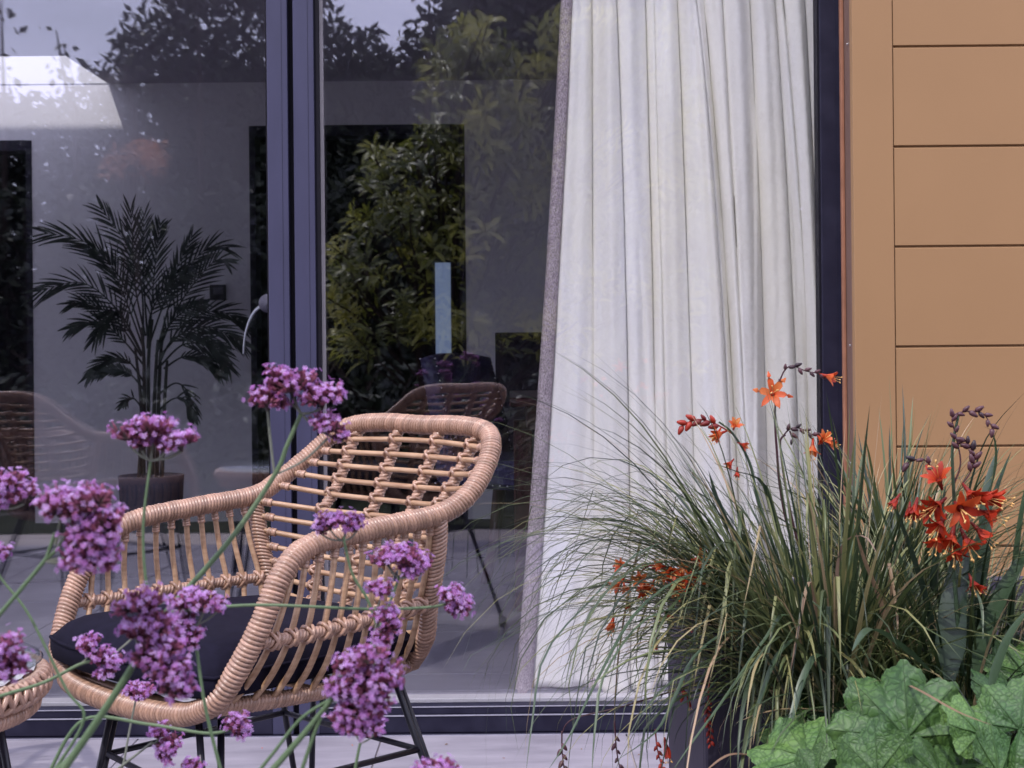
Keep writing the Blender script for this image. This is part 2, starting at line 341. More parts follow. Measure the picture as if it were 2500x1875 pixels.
def frames(p, closed=False):
    T = []
    n = len(p)
    for i in range(n):
        if closed: d = p[(i+1) % n]-p[i-1]
        else: d = p[min(i+1, n-1)]-p[max(i-1, 0)]
        T.append(d.normalized() if d.length > 1e-12 else Vector((0, 0, 1)))
    u = T[0].orthogonal().normalized(); out = []
    for i in range(n):
        if i:
            ax = T[i-1].cross(T[i])
            if ax.length > 1e-9: u = Quaternion(ax.normalized(), T[i-1].angle(T[i])) @ u
            u = (u - T[i]*u.dot(T[i])).normalized()
        out.append((T[i], u.copy(), T[i].cross(u)))
    return out

def tube(mb, p, r, seg=8, mi=0, rnd=None, closed=False, caps=True, sq=1.0):
    p = [Vector(x) for x in p]; fr = frames(p, closed); vs = []; fs = []; n = len(p)
    R_ = r if callable(r) else (lambda t: r)
    for i in range(n):
        T, a, b = fr[i]; rr = R_(i/(n-1))
        for k in range(seg):
            th = 2*pi*k/seg; vs.append(p[i] + a*(rr*cos(th)) + b*(rr*sin(th)*sq))
    for i in range(n if closed else n-1):
        j = (i+1) % n
        for k in range(seg): fs.append((i*seg+k, i*seg+(k+1) % seg, j*seg+(k+1) % seg, j*seg+k))
    if caps and not closed:
        fs.append(tuple(range(seg))[::-1]); fs.append(tuple((n-1)*seg+k for k in range(seg)))
    uvs = [((rnd if rnd is not None else i/(n-1)*8), k/seg) for i in range(n) for k in range(seg)]
    return mb.add(vs, fs, uvs=uvs, mi=mi)

def wrapped(mb, p, r, pitch=0.0058, seg=14, closed=False, lean=0.25, depth=0.14, jit=0.25, u0=0):
    """a tube bound with a strip: every turn is a raised rounded band with a groove before the next"""
    p = [Vector(x) for x in p]
    if closed: p = p + [p[0]]
    Ln = length(p); nt_ = max(3, int(Ln/pitch))
    ph = ((0.0, 1-depth), (0.14, 0.985), (0.5, 1.03), (0.86, 0.985))
    m = nt_*4; q = resample(p, m)
    # place samples by phase
    T = []; rad = []; uvx = []
    dense = resample(p, nt_*8)
    for i in range(nt_):
        jr = 1 + (R()-0.5)*0.05*jit*4; sh = (R()-0.5)*0.2*jit
        for f, k in ph:
            s = min(max((i + f + (sh if 0 < f else 0)*0.5), 0), nt_)*8
            a = int(s); a = min(a, len(dense)-2); T.append(dense[a].lerp(dense[a+1], s-a))
            rad.append(r*(k if f == 0 else k*jr)); uvx.append(u0 + i + 0.08 + f*0.84)
    if not closed: T.append(dense[-1]); rad.append(r*(1-depth)); uvx.append(u0 + nt_ - 0.02)
    fr = frames(T, False); vs = []; fs = []; n = len(T); uvs = []
    le = r*lean
    for i in range(n):
        t, a, b = fr[i]
        for k in range(seg):
            th = 2*pi*k/seg
            edge = 1.0 if closed else min(1, i/4, (n-1-i)/4)
            vs.append(T[i] + a*(rad[i]*cos(th)) + b*(rad[i]*sin(th)) + t*(le*cos(th+0.7)*edge)); uvs.append((uvx[i], k/seg*6))
    for i in range(n if closed else n-1):
        j = (i+1) % n
        for k in range(seg): fs.append((i*seg+k, i*seg+(k+1) % seg, j*seg+(k+1) % seg, j*seg+k))
    return mb.add(vs, fs, uvs=uvs)

# ------------------------------------------------------------------ setting: ground, paving, interior shell
YG = 3.80          # glass plane
FRZ = 0.0          # paving level
FLZ = 0.080        # interior floor level
YB = 7.29          # back wall of the room
CZ = WZ(700, 200, YB)   # ceiling height

gr = MB(); n = 12
gr.add([(-60, -70, -0.03), (60, -70, -0.03), (60, 60, -0.03), (-60, 60, -0.03)], [(0, 1, 2, 3)], smooth=False)
tag(gr.build('ground', M['lawn']), kind='structure')

pv = tag(boxo('paving', (-4.3, -0.4, -0.028), (2.9, YG-0.03, -0.006), M['grout_out']), kind='structure')
s = 0.61; g = 0.0035
tile_meshes = {}
xg = WX(937, 1793, 3.78) % s
nx = 12; i0 = int(math.floor((-4.3 - xg)/s))
for i in range(i0, i0+12):
    for j in range(0, 7):
        x0 = xg + i*s; y1 = (YG-0.03) - j*s if j else YG-0.03
        y0 = y1 - s
        if y0 < -0.5 or x0 < -4.4 or x0 > 2.6: continue
        dz = U(-0.0008, 0.0008)
        o = MB().box((0, 0, -0.012), (s-g, s-g, 0.0), 0.0012)
        if 'o' not in tile_meshes:
            tile_meshes['o'] = o.build('paver', M['tile_out'], pv); t = tile_meshes['o']
        else: t = tile_meshes['o'].copy(); COL.objects.link(t)
        t.location = (x0, y0, dz); t.parent = pv

fl = tag(boxo('floor', (-3.6, YG+0.10, FLZ-0.08), (2.2, YB, FLZ-0.006), M['grout_in']), kind='structure')
sx_ = 0.61; xg2 = WX(973, 1695, 3.85); yg2 = 0.89*FPX/(1541-YH-1)
tm = None
for i in range(-6, 5):
    for j in range(-2, 6):
        x0 = max(xg2 + i*sx_, -3.6); x1 = min(xg2 + (i+1)*sx_ - 0.003, 2.2)
        y0 = max(yg2 + j*sx_, YG+0.101); y1 = min(yg2 + (j+1)*sx_ - 0.003, YB)
        if x1-x0 < 0.05 or y1-y0 < 0.05: continue
        if abs(x1-x0-0.607) < 1e-4 and abs(y1-y0-0.607) < 1e-4:
            if tm is None: tm = MB().box((0, 0, -0.010), (0.607, 0.607, 0), 0.001).build('tile', M['tile_in'], fl); t = tm
            else: t = tm.copy(); COL.objects.link(t); t.parent = fl
        else: t = MB().box((0, 0, -0.010), (x1-x0, y1-y0, 0), 0.001).build('tile', M['tile_in'], fl)
        t.location = (x0, y0, FLZ + U(-0.0004, 0.0004))

# interior back wall with two doorways
xa0, xa1 = WX(612, 700, YB), WX(1137, 700, YB)     # middle doorway
xl = WX(80, 700, YB)                                # right edge of the left doorway
dz1 = WZ(850, 306, YB); dz2 = WZ(60, 343, YB)
WT = 2.95
bw = MB()
bw.box((xl, YB, 0.0), (xa0, YB+0.12, CZ+0.6)); bw.box((xa1, YB, 0.0), (2.3, YB+0.12, CZ+0.6))
bw.box((xa0, YB, dz1), (xa1, YB+0.12, CZ+0.6)); bw.box((-3.9, YB, dz2), (xl, YB+0.12, CZ+0.6))
tag(bw.build('back_wall', M['wall']), kind='structure')
sw = MB(); sw.box((-3.72, YG+0.10, 0), (-3.6, YB, CZ+0.02)); sw.box((2.2, YG+0.10, 0), (2.32, YB, CZ+0.02))
tag(sw.build('side_wall', M['wall']), kind='structure')
sk = MB(); zs = WZ(200, 1276, YB)
sk.box((xl, YB-0.015, FLZ), (xa0, YB-0.001, zs), 0.002); sk.box((xa1, YB-0.015, FLZ), (2.2, YB-0.001, zs), 0.002)
tag(sk.build('skirting_board', M['skirt']), kind='structure')
# door linings
tr = MB()
for (x0, x1, zt) in ((xa0, xa1, dz1), (-3.6, xl, dz2)):
    tr.box((x0-0.001, YB-0.004, FLZ), (x0+0.028, YB+0.14, zt+0.0)); tr.box((x1-0.028, YB-0.004, FLZ), (x1+0.001, YB+0.14, zt+0.0))
    tr.box((x0+0.028, YB-0.004, zt-0.05), (x1-0.028, YB+0.14, zt+0.001))
tag(tr.build('door_lining', M['skirt']), kind='structure')
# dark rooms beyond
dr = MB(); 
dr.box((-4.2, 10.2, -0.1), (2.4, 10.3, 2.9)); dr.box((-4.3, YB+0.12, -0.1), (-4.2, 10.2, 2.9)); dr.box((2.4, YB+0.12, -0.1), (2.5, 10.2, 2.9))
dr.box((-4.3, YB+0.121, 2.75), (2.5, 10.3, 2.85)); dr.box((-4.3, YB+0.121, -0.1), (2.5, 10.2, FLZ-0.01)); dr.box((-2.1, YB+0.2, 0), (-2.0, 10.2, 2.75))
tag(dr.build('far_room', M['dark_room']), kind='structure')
# ceiling with a rooflight opening by the back wall
yh0 = WZ(100, 200, YB) and (CZ-CH)*FPX/(YH-136+10); xh = WX(265, 200, YB); TH = 0.96
ce = MB()
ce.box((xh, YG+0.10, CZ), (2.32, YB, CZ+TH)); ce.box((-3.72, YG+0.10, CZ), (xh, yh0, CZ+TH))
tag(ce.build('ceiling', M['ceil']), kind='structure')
rw = MB(); e = 0.004
rw.box((xh-e, yh0, CZ+0.001), (xh-0.0005, YB-e, CZ+TH)); rw.box((-3.6, yh0+0.0005, CZ+0.001), (xh-e, yh0+e, CZ+TH)); rw.box((-3.6, YB-e, CZ+0.001), (xh-e, YB-0.0005, CZ+TH))
tag(rw.build('rooflight_lining', M['roof_well']), kind='structure')
ro = MB(); ro.box((-4.4, YB, CZ+0.6), (2.6, 10.4, CZ+0.72)); tag(ro.build('roof', M['ceil']), kind='structure')
ow = MB(); ow.box((-3.9, YG-0.03, CZ+0.0), (2.9, YG+0.10, CZ+TH+0.05)); ow.box((-3.9, YG-0.03, 0), (-3.55, YG+0.10, CZ)); 
tag(ow.build('outer_wall', M['clad']), kind='structure')

# narrow daylit window in the far room
wn_ = thing('narrow_window', 'narrow blue daylit window in the dark room beyond the doorway', 'window')
x0, x1, z0, z1 = WX(1063, 760, 10.15), WX(1101, 760, 10.15), WZ(1080, 900, 10.15), WZ(1080, 641, 10.15)
boxo('pane', (x0, 10.16, z0), (x1, 10.17, z1), M['sky_pane'], wn_)
fm = MB(); fm.box((x0-.03, 10.14, z0-.03), (x0, 10.19, z1+.03)); fm.box((x1, 10.14, z0-.03), (x1+.03, 10.19, z1+.03)); fm.box((x0, 10.14, z1), (x1, 10.19, z1+.03)); fm.box((x0, 10.14, z0-.03), (x1, 10.19, z0))
fm.build('frame', M['skirt'], wn_)

# rug
rg = MB(); zz = FLZ+0.001
dpt = lambda u, v: (W(u, v, (CH-zz)*FPX/(v-YH + (u-1250)*sin(ROLL))).xy)
c = [dpt(-260, 1442), dpt(1700, 1335), dpt(1640, 1296), dpt(330, 1300)]
vs = [(p.x, p.y, zz) for p in c] + [(p.x, p.y, zz+0.012) for p in c]
rg.add(vs, [(0, 1, 5, 4), (1, 2, 6, 5), (2, 3, 7, 6), (3, 0, 4, 7), (4, 5, 6, 7)], smooth=False)
tag(rg.build('rug', M['rug']), 'dark navy rug lying on the grey tiled floor inside the room', 'rug')

# ------------------------------------------------------------------ glazed doors
ZT = CZ - 0.001; YF = 3.765
def X(u, d=YF, v=1100): return WX(u, v, d)
def door(name, label, x0, x1, left_bead, right_bead):
    t = thing(name, label, 'door', ((x0+x1)/2, YF, 0))
    off = t.location
    def P(nm, a, b, m, bev=0.0, lab=None):
        o = obj(nm, MB().box(a, b, bev), m, t, off)
        if lab: o['label'] = lab
        return o
    st = 0.0515
    zb, zt = WZ(400, 1752, YF), ZT-0.05
    for (a, b) in ((x0, x0+st), (x1-st, x1)):
        o = P('stile', (a, YF, 0.004), (b, YF+0.07, ZT), M['frame'], 0.0015)
        k = P('groove', (a+st*0.72, YF-0.0006, 0.02), (a+st*0.735, YF+0.001, ZT-.01), M['frame_dark'])
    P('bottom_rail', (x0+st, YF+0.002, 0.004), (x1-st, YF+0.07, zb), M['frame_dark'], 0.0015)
    P('glazing_bead', (x0+st, YF+0.008, zb), (x1-st, YF+0.05, zb+0.020), M['frame_dark'], 0.001)
    P('edge_line', (x0+st, YF-0.0005, zb-0.003), (x1-st, YF+0.004, zb-0.0005), M['line'])
    P('edge_line', (x0+st, YF+0.006, zb+0.0175), (x1-st, YF+0.010, zb+0.0195), M['line'])
    P('top_rail', (x0+st, YF, zt), (x1-st, YF+0.07, ZT), M['frame'], 0.0015)
    P('gasket', (x0+st, YF+0.010, zb+0.02), (x0+st+0.012, YF+0.055, zt), M['rubber'])
    P('gasket', (x1-st-0.005, YF+0.010, zb+0.02), (x1-st, YF+0.055, zt), M['rubber'])
    if left_bead: P('spacer_strip', (x0+st+0.012, YF+0.030, zb+0.02), (x0+st+0.020, YF+0.045, zt), M['bead'])
    for k, yy in enumerate((YG-0.004, YG+0.020)):
        P('glass_pane', (x0+st+0.004, yy, zb+0.004), (x1-st-0.004, yy+0.004, zt+0.01), M['glass'])
    return t
xm0, xm1, xm2, xm3 = X(661), X(710), X(724), X(776)
dl = door('glazed_door', 'left glazed door with navy frame and an inside lever handle, palm behind it', -2.35, X(710), False, False)
d2 = door('glazed_door', 'right glazed door with navy frame in front of the white curtain', X(724), X(2061), True, False)
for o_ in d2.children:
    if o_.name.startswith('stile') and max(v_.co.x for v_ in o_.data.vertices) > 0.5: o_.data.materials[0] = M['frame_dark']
# lever handle on the inside of the left door's stile
hb = MB(); hp = [W(662, 741, 3.88), W(640, 746, 3.90), W(622, 760, 3.905), W(608, 785, 3.905), W(598, 820, 3.905), W(594, 864, 3.905)]
cp = crom(hp, 6)
tube(hb, cp, lambda t: 0.008 - 0.0035*t, 10, sq=0.6)
h = obj('handle', hb, M['chrome'], dl, dl.location)
eb = MB(); c0 = W(661, 741, 3.86)
tube(eb, [c0+Vector((-0.004, -0.02, 0)), c0+Vector((-0.004, 0.012, 0))], 0.024, 20)
tube(eb, [c0+Vector((-0.004, 0.0, 0)), c0+Vector((-0.004, 0.035, 0))], 0.010, 12)
obj('rosette', eb, M['pot'], h, dl.location)
# black joint between the doors
tag(boxo('door_gasket', (X(710)+0.0005, YF+0.022, 0.0), (X(724)-0.0005, YF+0.06, ZT), M['rubber']), 'black rubber seal standing in the gap between the two glazed doors', 'seal')
# frame all round
fr_ = thing('door_frame', 'dark navy outer frame around the two glazed doors, beside the tan boards', 'door frame', (0, YF, 0))
off = fr_.location
xr0, xr1 = X(2012), X(2056)
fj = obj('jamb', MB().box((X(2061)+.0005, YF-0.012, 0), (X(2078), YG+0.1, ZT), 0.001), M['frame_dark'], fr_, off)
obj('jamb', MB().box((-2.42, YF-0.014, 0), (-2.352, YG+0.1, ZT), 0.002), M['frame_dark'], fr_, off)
obj('threshold', MB().box((-2.42, YF-0.012, -0.02), (xr1, YF+0.0015, 0.0035), 0.001).box((-2.352, YF+0.071, -0.02), (X(2053), YG+0.10, WZ(1250, 1726, YG+.05)), 0.001), M['frame_dark'], fr_, off)
obj('threshold_strip', MB().box((-2.352, YG+0.048, 0.0), (X(2053), YG+0.098, WZ(1250, 1703, YG+0.05)), 0.002), M['sill_white'], fr_, off)
obj('edge_line', MB().box((-2.35, YF-0.0135, 0.0), (xr0, YF-0.012, 0.0025)), M['line'], fr_, off)

# ------------------------------------------------------------------ tan boarded wall
YC = 3.635
xt0, xt1 = WX(2085, 600, YC), WX(2183, 600, YC)
tw = thing('boarded_wall', 'tan painted horizontal boards of the house wall beside the door', 'wall', (xt1, YC, 0))
off = tw.location
obj('backing', MB().box((xt0+0.004, YC+0.03, -0.02), (2.9, YG+0.10, CZ+0.0)), M['clad'], tw, off)
zg = WZ(2190, 844, YC); pitch = (WZ(2190, 111, YC)-zg)/3
k0 = int(math.floor((0-zg)/pitch))
for k in range(k0, k0+12):
    za, zb_ = zg + k*pitch, zg + (k+1)*pitch
    if za > CZ: break
    za = max(za, -0.02)
    bb = MB()
    # board with a chamfered lower edge over a recessed groove
    x0, x1 = xt1+0.0022, 2.88
    y = YC + U(-0.0004, 0.0004)
    prof = [(y+0.0, za+0.0012), (y+0.0, zb_-0.0072), (y+0.002, zb_-0.0056), (y+0.008, zb_-0.0050), (y+0.008, zb_), (y+0.028, zb_), (y+0.028, za), (y+0.0012, za)]
    nP = len(prof); vs = [(x0, a, b) for a, b in prof] + [(x1, a, b) for a, b in prof]
    bb.add(vs, [(i, i+nP, (i+1) % nP+nP, (i+1) % nP) for i in range(nP)] + [tuple(range(nP)), tuple(range(nP, 2*nP))[::-1]], smooth=False)
    obj('board', bb, M['clad'], tw, off)
obj('trim_board', MB().box((xt0, YC-0.002, -0.02), (xt1, YC+0.029, CZ), 0.0016), M['clad'], tw, off)
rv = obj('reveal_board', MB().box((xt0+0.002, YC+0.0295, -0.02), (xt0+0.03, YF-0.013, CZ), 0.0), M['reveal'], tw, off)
obj('seal_strip', MB().box((xt0-0.0065, YF-0.034, -0.01), (xt0+0.0015, YF-0.0145, CZ), 0.0015), M['orange'], tw, off)
for v in (108, 843, 1130):
    p = W(2072, v, 3.69)
    b = MB(); tube(b, [Vector((xt0+0.0019, p.y, p.z)), Vector((xt0-0.0006, p.y, p.z))], 0.0028, 10); obj('screw', b, M['steel'], tw, off)

# ------------------------------------------------------------------ curtain
def curtain():
    YCu = 3.93
    # creases: pixel x at v=0, v=900, v=1690 and how deep each fold swells
    cr = [(1391, 1345, 1293), (1446, 1449, 1450), (1503, 1531, 1538), (1577, 1597, 1606), (1596, 1618, 1640), (1655, 1688, 1712),
          (1697, 1768, 1792), (1718, 1786, 1812), (1760, 1806, 1830), (1832, 1868, 1880), (1891, 1941, 1958), (1912, 1972, 1984), (1962, 1996, 1998), (2015, 2018, 2020), (2035, 2040, 2050)]
    amp = [0.024, 0.030, 0.026, 0.010, 0.022, 0.036, 0.010, 0.020, 0.028, 0.032, 0.012, 0.024, 0.016, 0.012]
    rows = 90; per = 20
    DG = [(1700, 0, 1800, 1700, .026, 42), (1480, -100, 1425, 1700, .015, 50), (1905, 0, 1990, 1000, .022, 36), (1625, 100, 1585, 1700, .016, 34), (1745, 250, 1850, 1700, .016, 30), (1560, 500, 1640, 1700, .014, 40), (1850, 100, 1835, 1700, .012, 26)]
    DD = [0, .022, -.014, .020, -.006, .018, .002, .026, -.020, .024, .004, .020, -.010, .026, -.016, .014, .0, .01]
    def cx(c, v):
        a, b, d = c
        t = v/1690.0
        # quadratic through the three
        u1 = 900/1690
        A = ((d-a) - (b-a)/u1)/(1-u1); B = (b-a)/u1 - A*u1
        return a + B*t + A*t*t
    t_ = thing('curtain', 'long white lined curtain hanging in folds behind the right glazed door', 'curtain', (X(1650), YCu, 0)); off = t_.location
    mb = MB(); vs = []; uvs = []; nc = (len(cr)-1)*per+1
    def pt(ci, k, v):
        x0, x1 = cx(cr[ci], v), cx(cr[ci+1], v); s_ = k/per
        u = x0 + (x1-x0)*s_
        sw_ = sin(pi*s_)**0.5
        skew = 0.35 if ci % 2 else -0.3
        sw_ *= 1 + skew*(s_-0.5)
        A = amp[ci]*1.45*(0.7 + 0.3*v/1690)
        y = -A*sw_ - 0.0045*sin(s_*pi*3+ci*1.9+v*.0016)*sin(pi*s_)*(x1-x0)/70 + (DD[ci]*(1-s_) + DD[ci+1]*s_)*(0.8+0.5*noise.noise(Vector((ci*2.3, v*.0012, 0))))
        for (ua, va, ub, vb_, st_, wd) in DG:      # soft diagonal overlaps crossing the gathers
            t__ = (v-va)/(vb_-va)
            if -0.1 < t__ < 1.1:
                du_ = u-(ua+(ub-ua)*t__); fade = min(1, max(0, min(t__+.1, 1.1-t__)*5)); y -= st_*fade*math.exp(-(max(du_, 0)/wd)**2-(min(du_, 0)/(wd*.22))**2)
        wr = 0.0028*noise.noise(Vector((u*0.02, v*0.006, ci*3.1))) + 0.0012*noise.noise(Vector((u*0.07, v*0.02+u*0.02, ci)))
        return u, y + wr*(0.3+sw_)
    for r_ in range(-12, rows+1):
        v = 1676*r_/rows
        for ci in range(len(cr)-1):
            for k in range(per + (1 if ci == len(cr)-2 else 0)):
                u, y = pt(ci, k, v)
                vb = v
                p = W(u, min(vb, 1e9), YCu); zbot = 0.0
                if r_ == rows: pass
                z = p.z
                # hem: every fold ends at its own height
                if r_ > rows-8:
                    hem = 0.010*sin(pi*k/per)*(1 if ci % 3 else -0.6)*((r_-rows+8)/8)
                    z -= hem - 0.006*noise.noise(Vector((ci*1.7, 0, 0)))*((r_-rows+8)/8)
                vs.append((p.x, YCu + y, z)); uvs.append((u/100, v/100))
    fs = []; nr = rows+13
    for i in range(nr-1):
        for j in range(nc-1): fs.append((i*nc+j, i*nc+j+1, (i+1)*nc+j+1, (i+1)*nc+j))
    mb.add(vs, fs, uvs=uvs)
    o = obj('lining', mb, M['curtain'], t_, off)
    so_ = o.modifiers.new('thickness', 'SOLIDIFY'); so_.thickness = 0.0015
    # woven face cloth turned round the leading edge and showing below the lining
    mb = MB(); vs = []; n_ = 60
    for i in range(-8, n_+1):
        v = 1702*i/n_
        uo = cx((1371, 1318, 1258), v); ui = cx(cr[0], v)+4
        for k in range(5):
            s_ = k/4; u = uo + (ui-uo)*s_
            p = W(u, v, YCu); vs.append((p.x, YCu - 0.022 - 0.010*sin(pi*min(1, s_*1.15)) + (0.002 if k == 4 else 0) + 0.002*noise.noise(Vector((v*.004, k*.3, 0))), p.z))
    m_ = n_+9
    mb.add(vs, [(i*5+k, i*5+k+1, (i+1)*5+k+1, (i+1)*5+k) for i in range(m_-1) for k in range(4)])
    o = obj('leading_edge', mb, M['weave'], t_, off); q = o.modifiers.new('thickness', 'SOLIDIFY'); q.thickness = 0.003
    mb = MB(); vs = []; cols = 120
    for j in range(cols+1):
        u = 1262 + (2020-1262)*j/cols
        d_ = 0.012*sin(u*0.055)+0.010*sin(u*0.023+1)
        drop = 6*noise.noise(Vector((u*0.012, 1, 0))) + (8 if 1350 < u < 1420 else 0)
        for (v, yy) in ((1655, 0.004), (1680, -0.006), (1702+drop, -0.012)):
            p = W(u, v, YCu); vs.append((p.x, YCu + yy + d_, p.z))
    mb.add(vs, [(j*3+k, (j+1)*3+k, (j+1)*3+k+1, j*3+k+1) for j in range(cols) for k in range(2)])
    o = obj('face_cloth_hem', mb, M['weave'], t_, off); q = o.modifiers.new('thickness', 'SOLIDIFY'); q.thickness = 0.003
curtain()

# ------------------------------------------------------------------ furniture inside
# switch plate
b = MB(); p0, p1 = W(513, 733, YB), W(552, 695, YB)
sp = thing('wall_switch', 'small dark square control panel on the grey wall beside the palm', 'switch', ((p0.x+p1.x)/2, YB, p0.z)); off = sp.location
obj('plate', MB().box((p0.x, YB-0.012, p0.z), (p1.x, YB-0.0005, p1.z), 0.003), M['switch'], sp, off)
obj('screen', MB().box((p0.x+.018, YB-0.015, p0.z+.028), (p1.x-.012, YB-0.0121, p1.z-.014), 0.001), M['switch_in'], sp, off)
# sideboard on the right
xs0 = WX(1209, 850, 7.0); zt_ = WZ(1209, 812, 7.0)
sb = thing('sideboard', 'dark plum cabinet against the far wall beside the curtain edge', 'cabinet', (xs0+0.5, 7.0, FLZ)); off = sb.location
obj('carcass', MB().box((xs0, 6.98, FLZ+0.10), (xs0+1.1, 7.26, zt_), 0.004), M['cabinet'], sb, off)
for i in range(2): obj('door', MB().box((xs0+0.01+i*0.545, 6.965, FLZ+0.12), (xs0+0.545+i*0.545, 6.979, zt_-0.03), 0.003), M['cabinet'], sb, off)
for i in (0.02, 1.03):
    for yy in (7.0, 7.2): obj('leg', MB().box((xs0+i, yy, FLZ), (xs0+i+0.05, yy+0.04, FLZ+0.10)), M['cabinet'], sb, off)
# dining table
dt = thing('dining_table', 'red brown wooden dining table standing half behind the curtain inside', 'table', (0.55, 5.3, FLZ)); off = dt.location
xt = WX(1243, 975, 5.05); zt2 = WZ(1270, 970, 5.05)
obj('tabletop', MB().box((xt, 5.0, zt2-0.03), (xt+1.4, 5.85, zt2), 0.004), M['wood_dark'], dt, off)
obj('apron', MB().box((xt+0.06, 5.06, zt2-0.11), (xt+1.34, 5.79, zt2-0.0305), 0.002), M['wood_dark'], dt, off)
for xx in (WX(1256, 1300, 5.07), xt+1.28):
    for yy in (5.045, 5.74): obj('leg', MB().box((xx, yy, FLZ), (xx+0.062, yy+0.062, zt2-0.1105), 0.004), M['wood_dark'], dt, off)
# upholstered dining chair, seen from its side and back
def dining_chair(cx_, cy_, rz, label):
    t = thing('dining_chair', label, 'chair', (cx_, cy_, FLZ), rz=rz)
    mb = MB(); mb.box((-0.23, -0.23, 0.40), (0.23, 0.22, 0.50), 0.02); mb.build('seat', M['upholstery'], t)
    vs = []; fs = []
    # curved back: grid with thickness
    def bp(i, j, side):
        s_ = (i/8-0.5)*2; h_ = j/8
        x = s_*0.225*(1-0.06*h_); z = 0.44 + 0.43*h_ - 0.02*abs(s_)**2*h_
        y = 0.20 + 0.08*h_**1.3 - 0.02*s_*s_ + (0.035 if side else -0.035)*(1-0.25*h_)
        return (x, y, z)
    for side in (0, 1):
        for j in range(9):
            for i in range(9): vs.append(bp(i, j, side))
    q = lambda i, j, s_: s_*81 + j*9 + i
    for j in range(8):
        for i in range(8):
            fs.append((q(i, j, 0), q(i+1, j, 0), q(i+1, j+1, 0), q(i, j+1, 0))); fs.append((q(i, j, 1), q(i, j+1, 1), q(i+1, j+1, 1), q(i+1, j, 1)))
        fs.append((q(0, j, 0), q(0, j+1, 0), q(0, j+1, 1), q(0, j, 1))); fs.append((q(8, j, 0), q(8, j, 1), q(8, j+1, 1), q(8, j+1, 0)))
        fs.append((q(j, 8, 0), q(j+1, 8, 0), q(j+1, 8, 1), q(j, 8, 1))); fs.append((q(j, 0, 0), q(j, 0, 1), q(j+1, 0, 1), q(j+1, 0, 0)))
    MB().add(vs, fs).build('backrest', M['upholstery'], t)
    for sx in (-1, 1):
        mb = MB(); tube(mb, [(sx*0.20, -0.20, 0.40), (sx*0.195, -0.195, 0.0)], lambda u: 0.026-0.008*u, 4); mb.build('leg', M['wood_dark'], t)
        mb = MB(); tube(mb, [(sx*0.20, 0.19, 0.40), (sx*0.20, 0.22, 0.15), (sx*0.20, 0.26, 0.0)], lambda u: 0.026-0.006*u, 4); mb.build('leg', M['wood_dark'], t)
    st = MB()
    def dome(p, nrm, r=0.0055):
        tube(st, [Vector(p), Vector(p)+Vector(nrm)*r*0.7, Vector(p)+Vector(nrm)*r], lambda u: r*(1-u*0.85), 7)
    for i in range(16):
        xx = -0.215+0.43*i/15
        dome((xx, -0.231, 0.415), (0, -1, 0)); dome((0.231 if 1 else 0, -0.215+0.43*i/15, 0.415), (1, 0, 0)); dome((-0.231, -0.215+0.43*i/15, 0.415), (-1, 0, 0)); dome((xx, 0.221, 0.415), (0, 1, 0))
    for i in range(17):
        a = bp(0, i*8/16, 1); b_ = bp(8, i*8/16, 1)
        dome((a[0]+0.008, a[1]+0.001, a[2]), (0, 1, 0)); dome((b_[0]-0.008, b_[1]+0.001, b_[2]), (0, 1, 0))
        a = bp(0, i*8/16, 0); b_ = bp(8, i*8/16, 0)
        dome((a[0]+0.012, a[1]-0.001, a[2]), (0, -1, 0)); dome((b_[0]-0.012, b_[1]-0.001, b_[2]), (0, -1, 0))
    tag(st.build('stud_row', M['stud'], t), kind='stuff')
    return t
dining_chair(WX(1165, 1000, 5.25)+0.15, 5.36, radians(62), 'slate blue upholstered dining chair with studs, inside behind the rattan backrest')

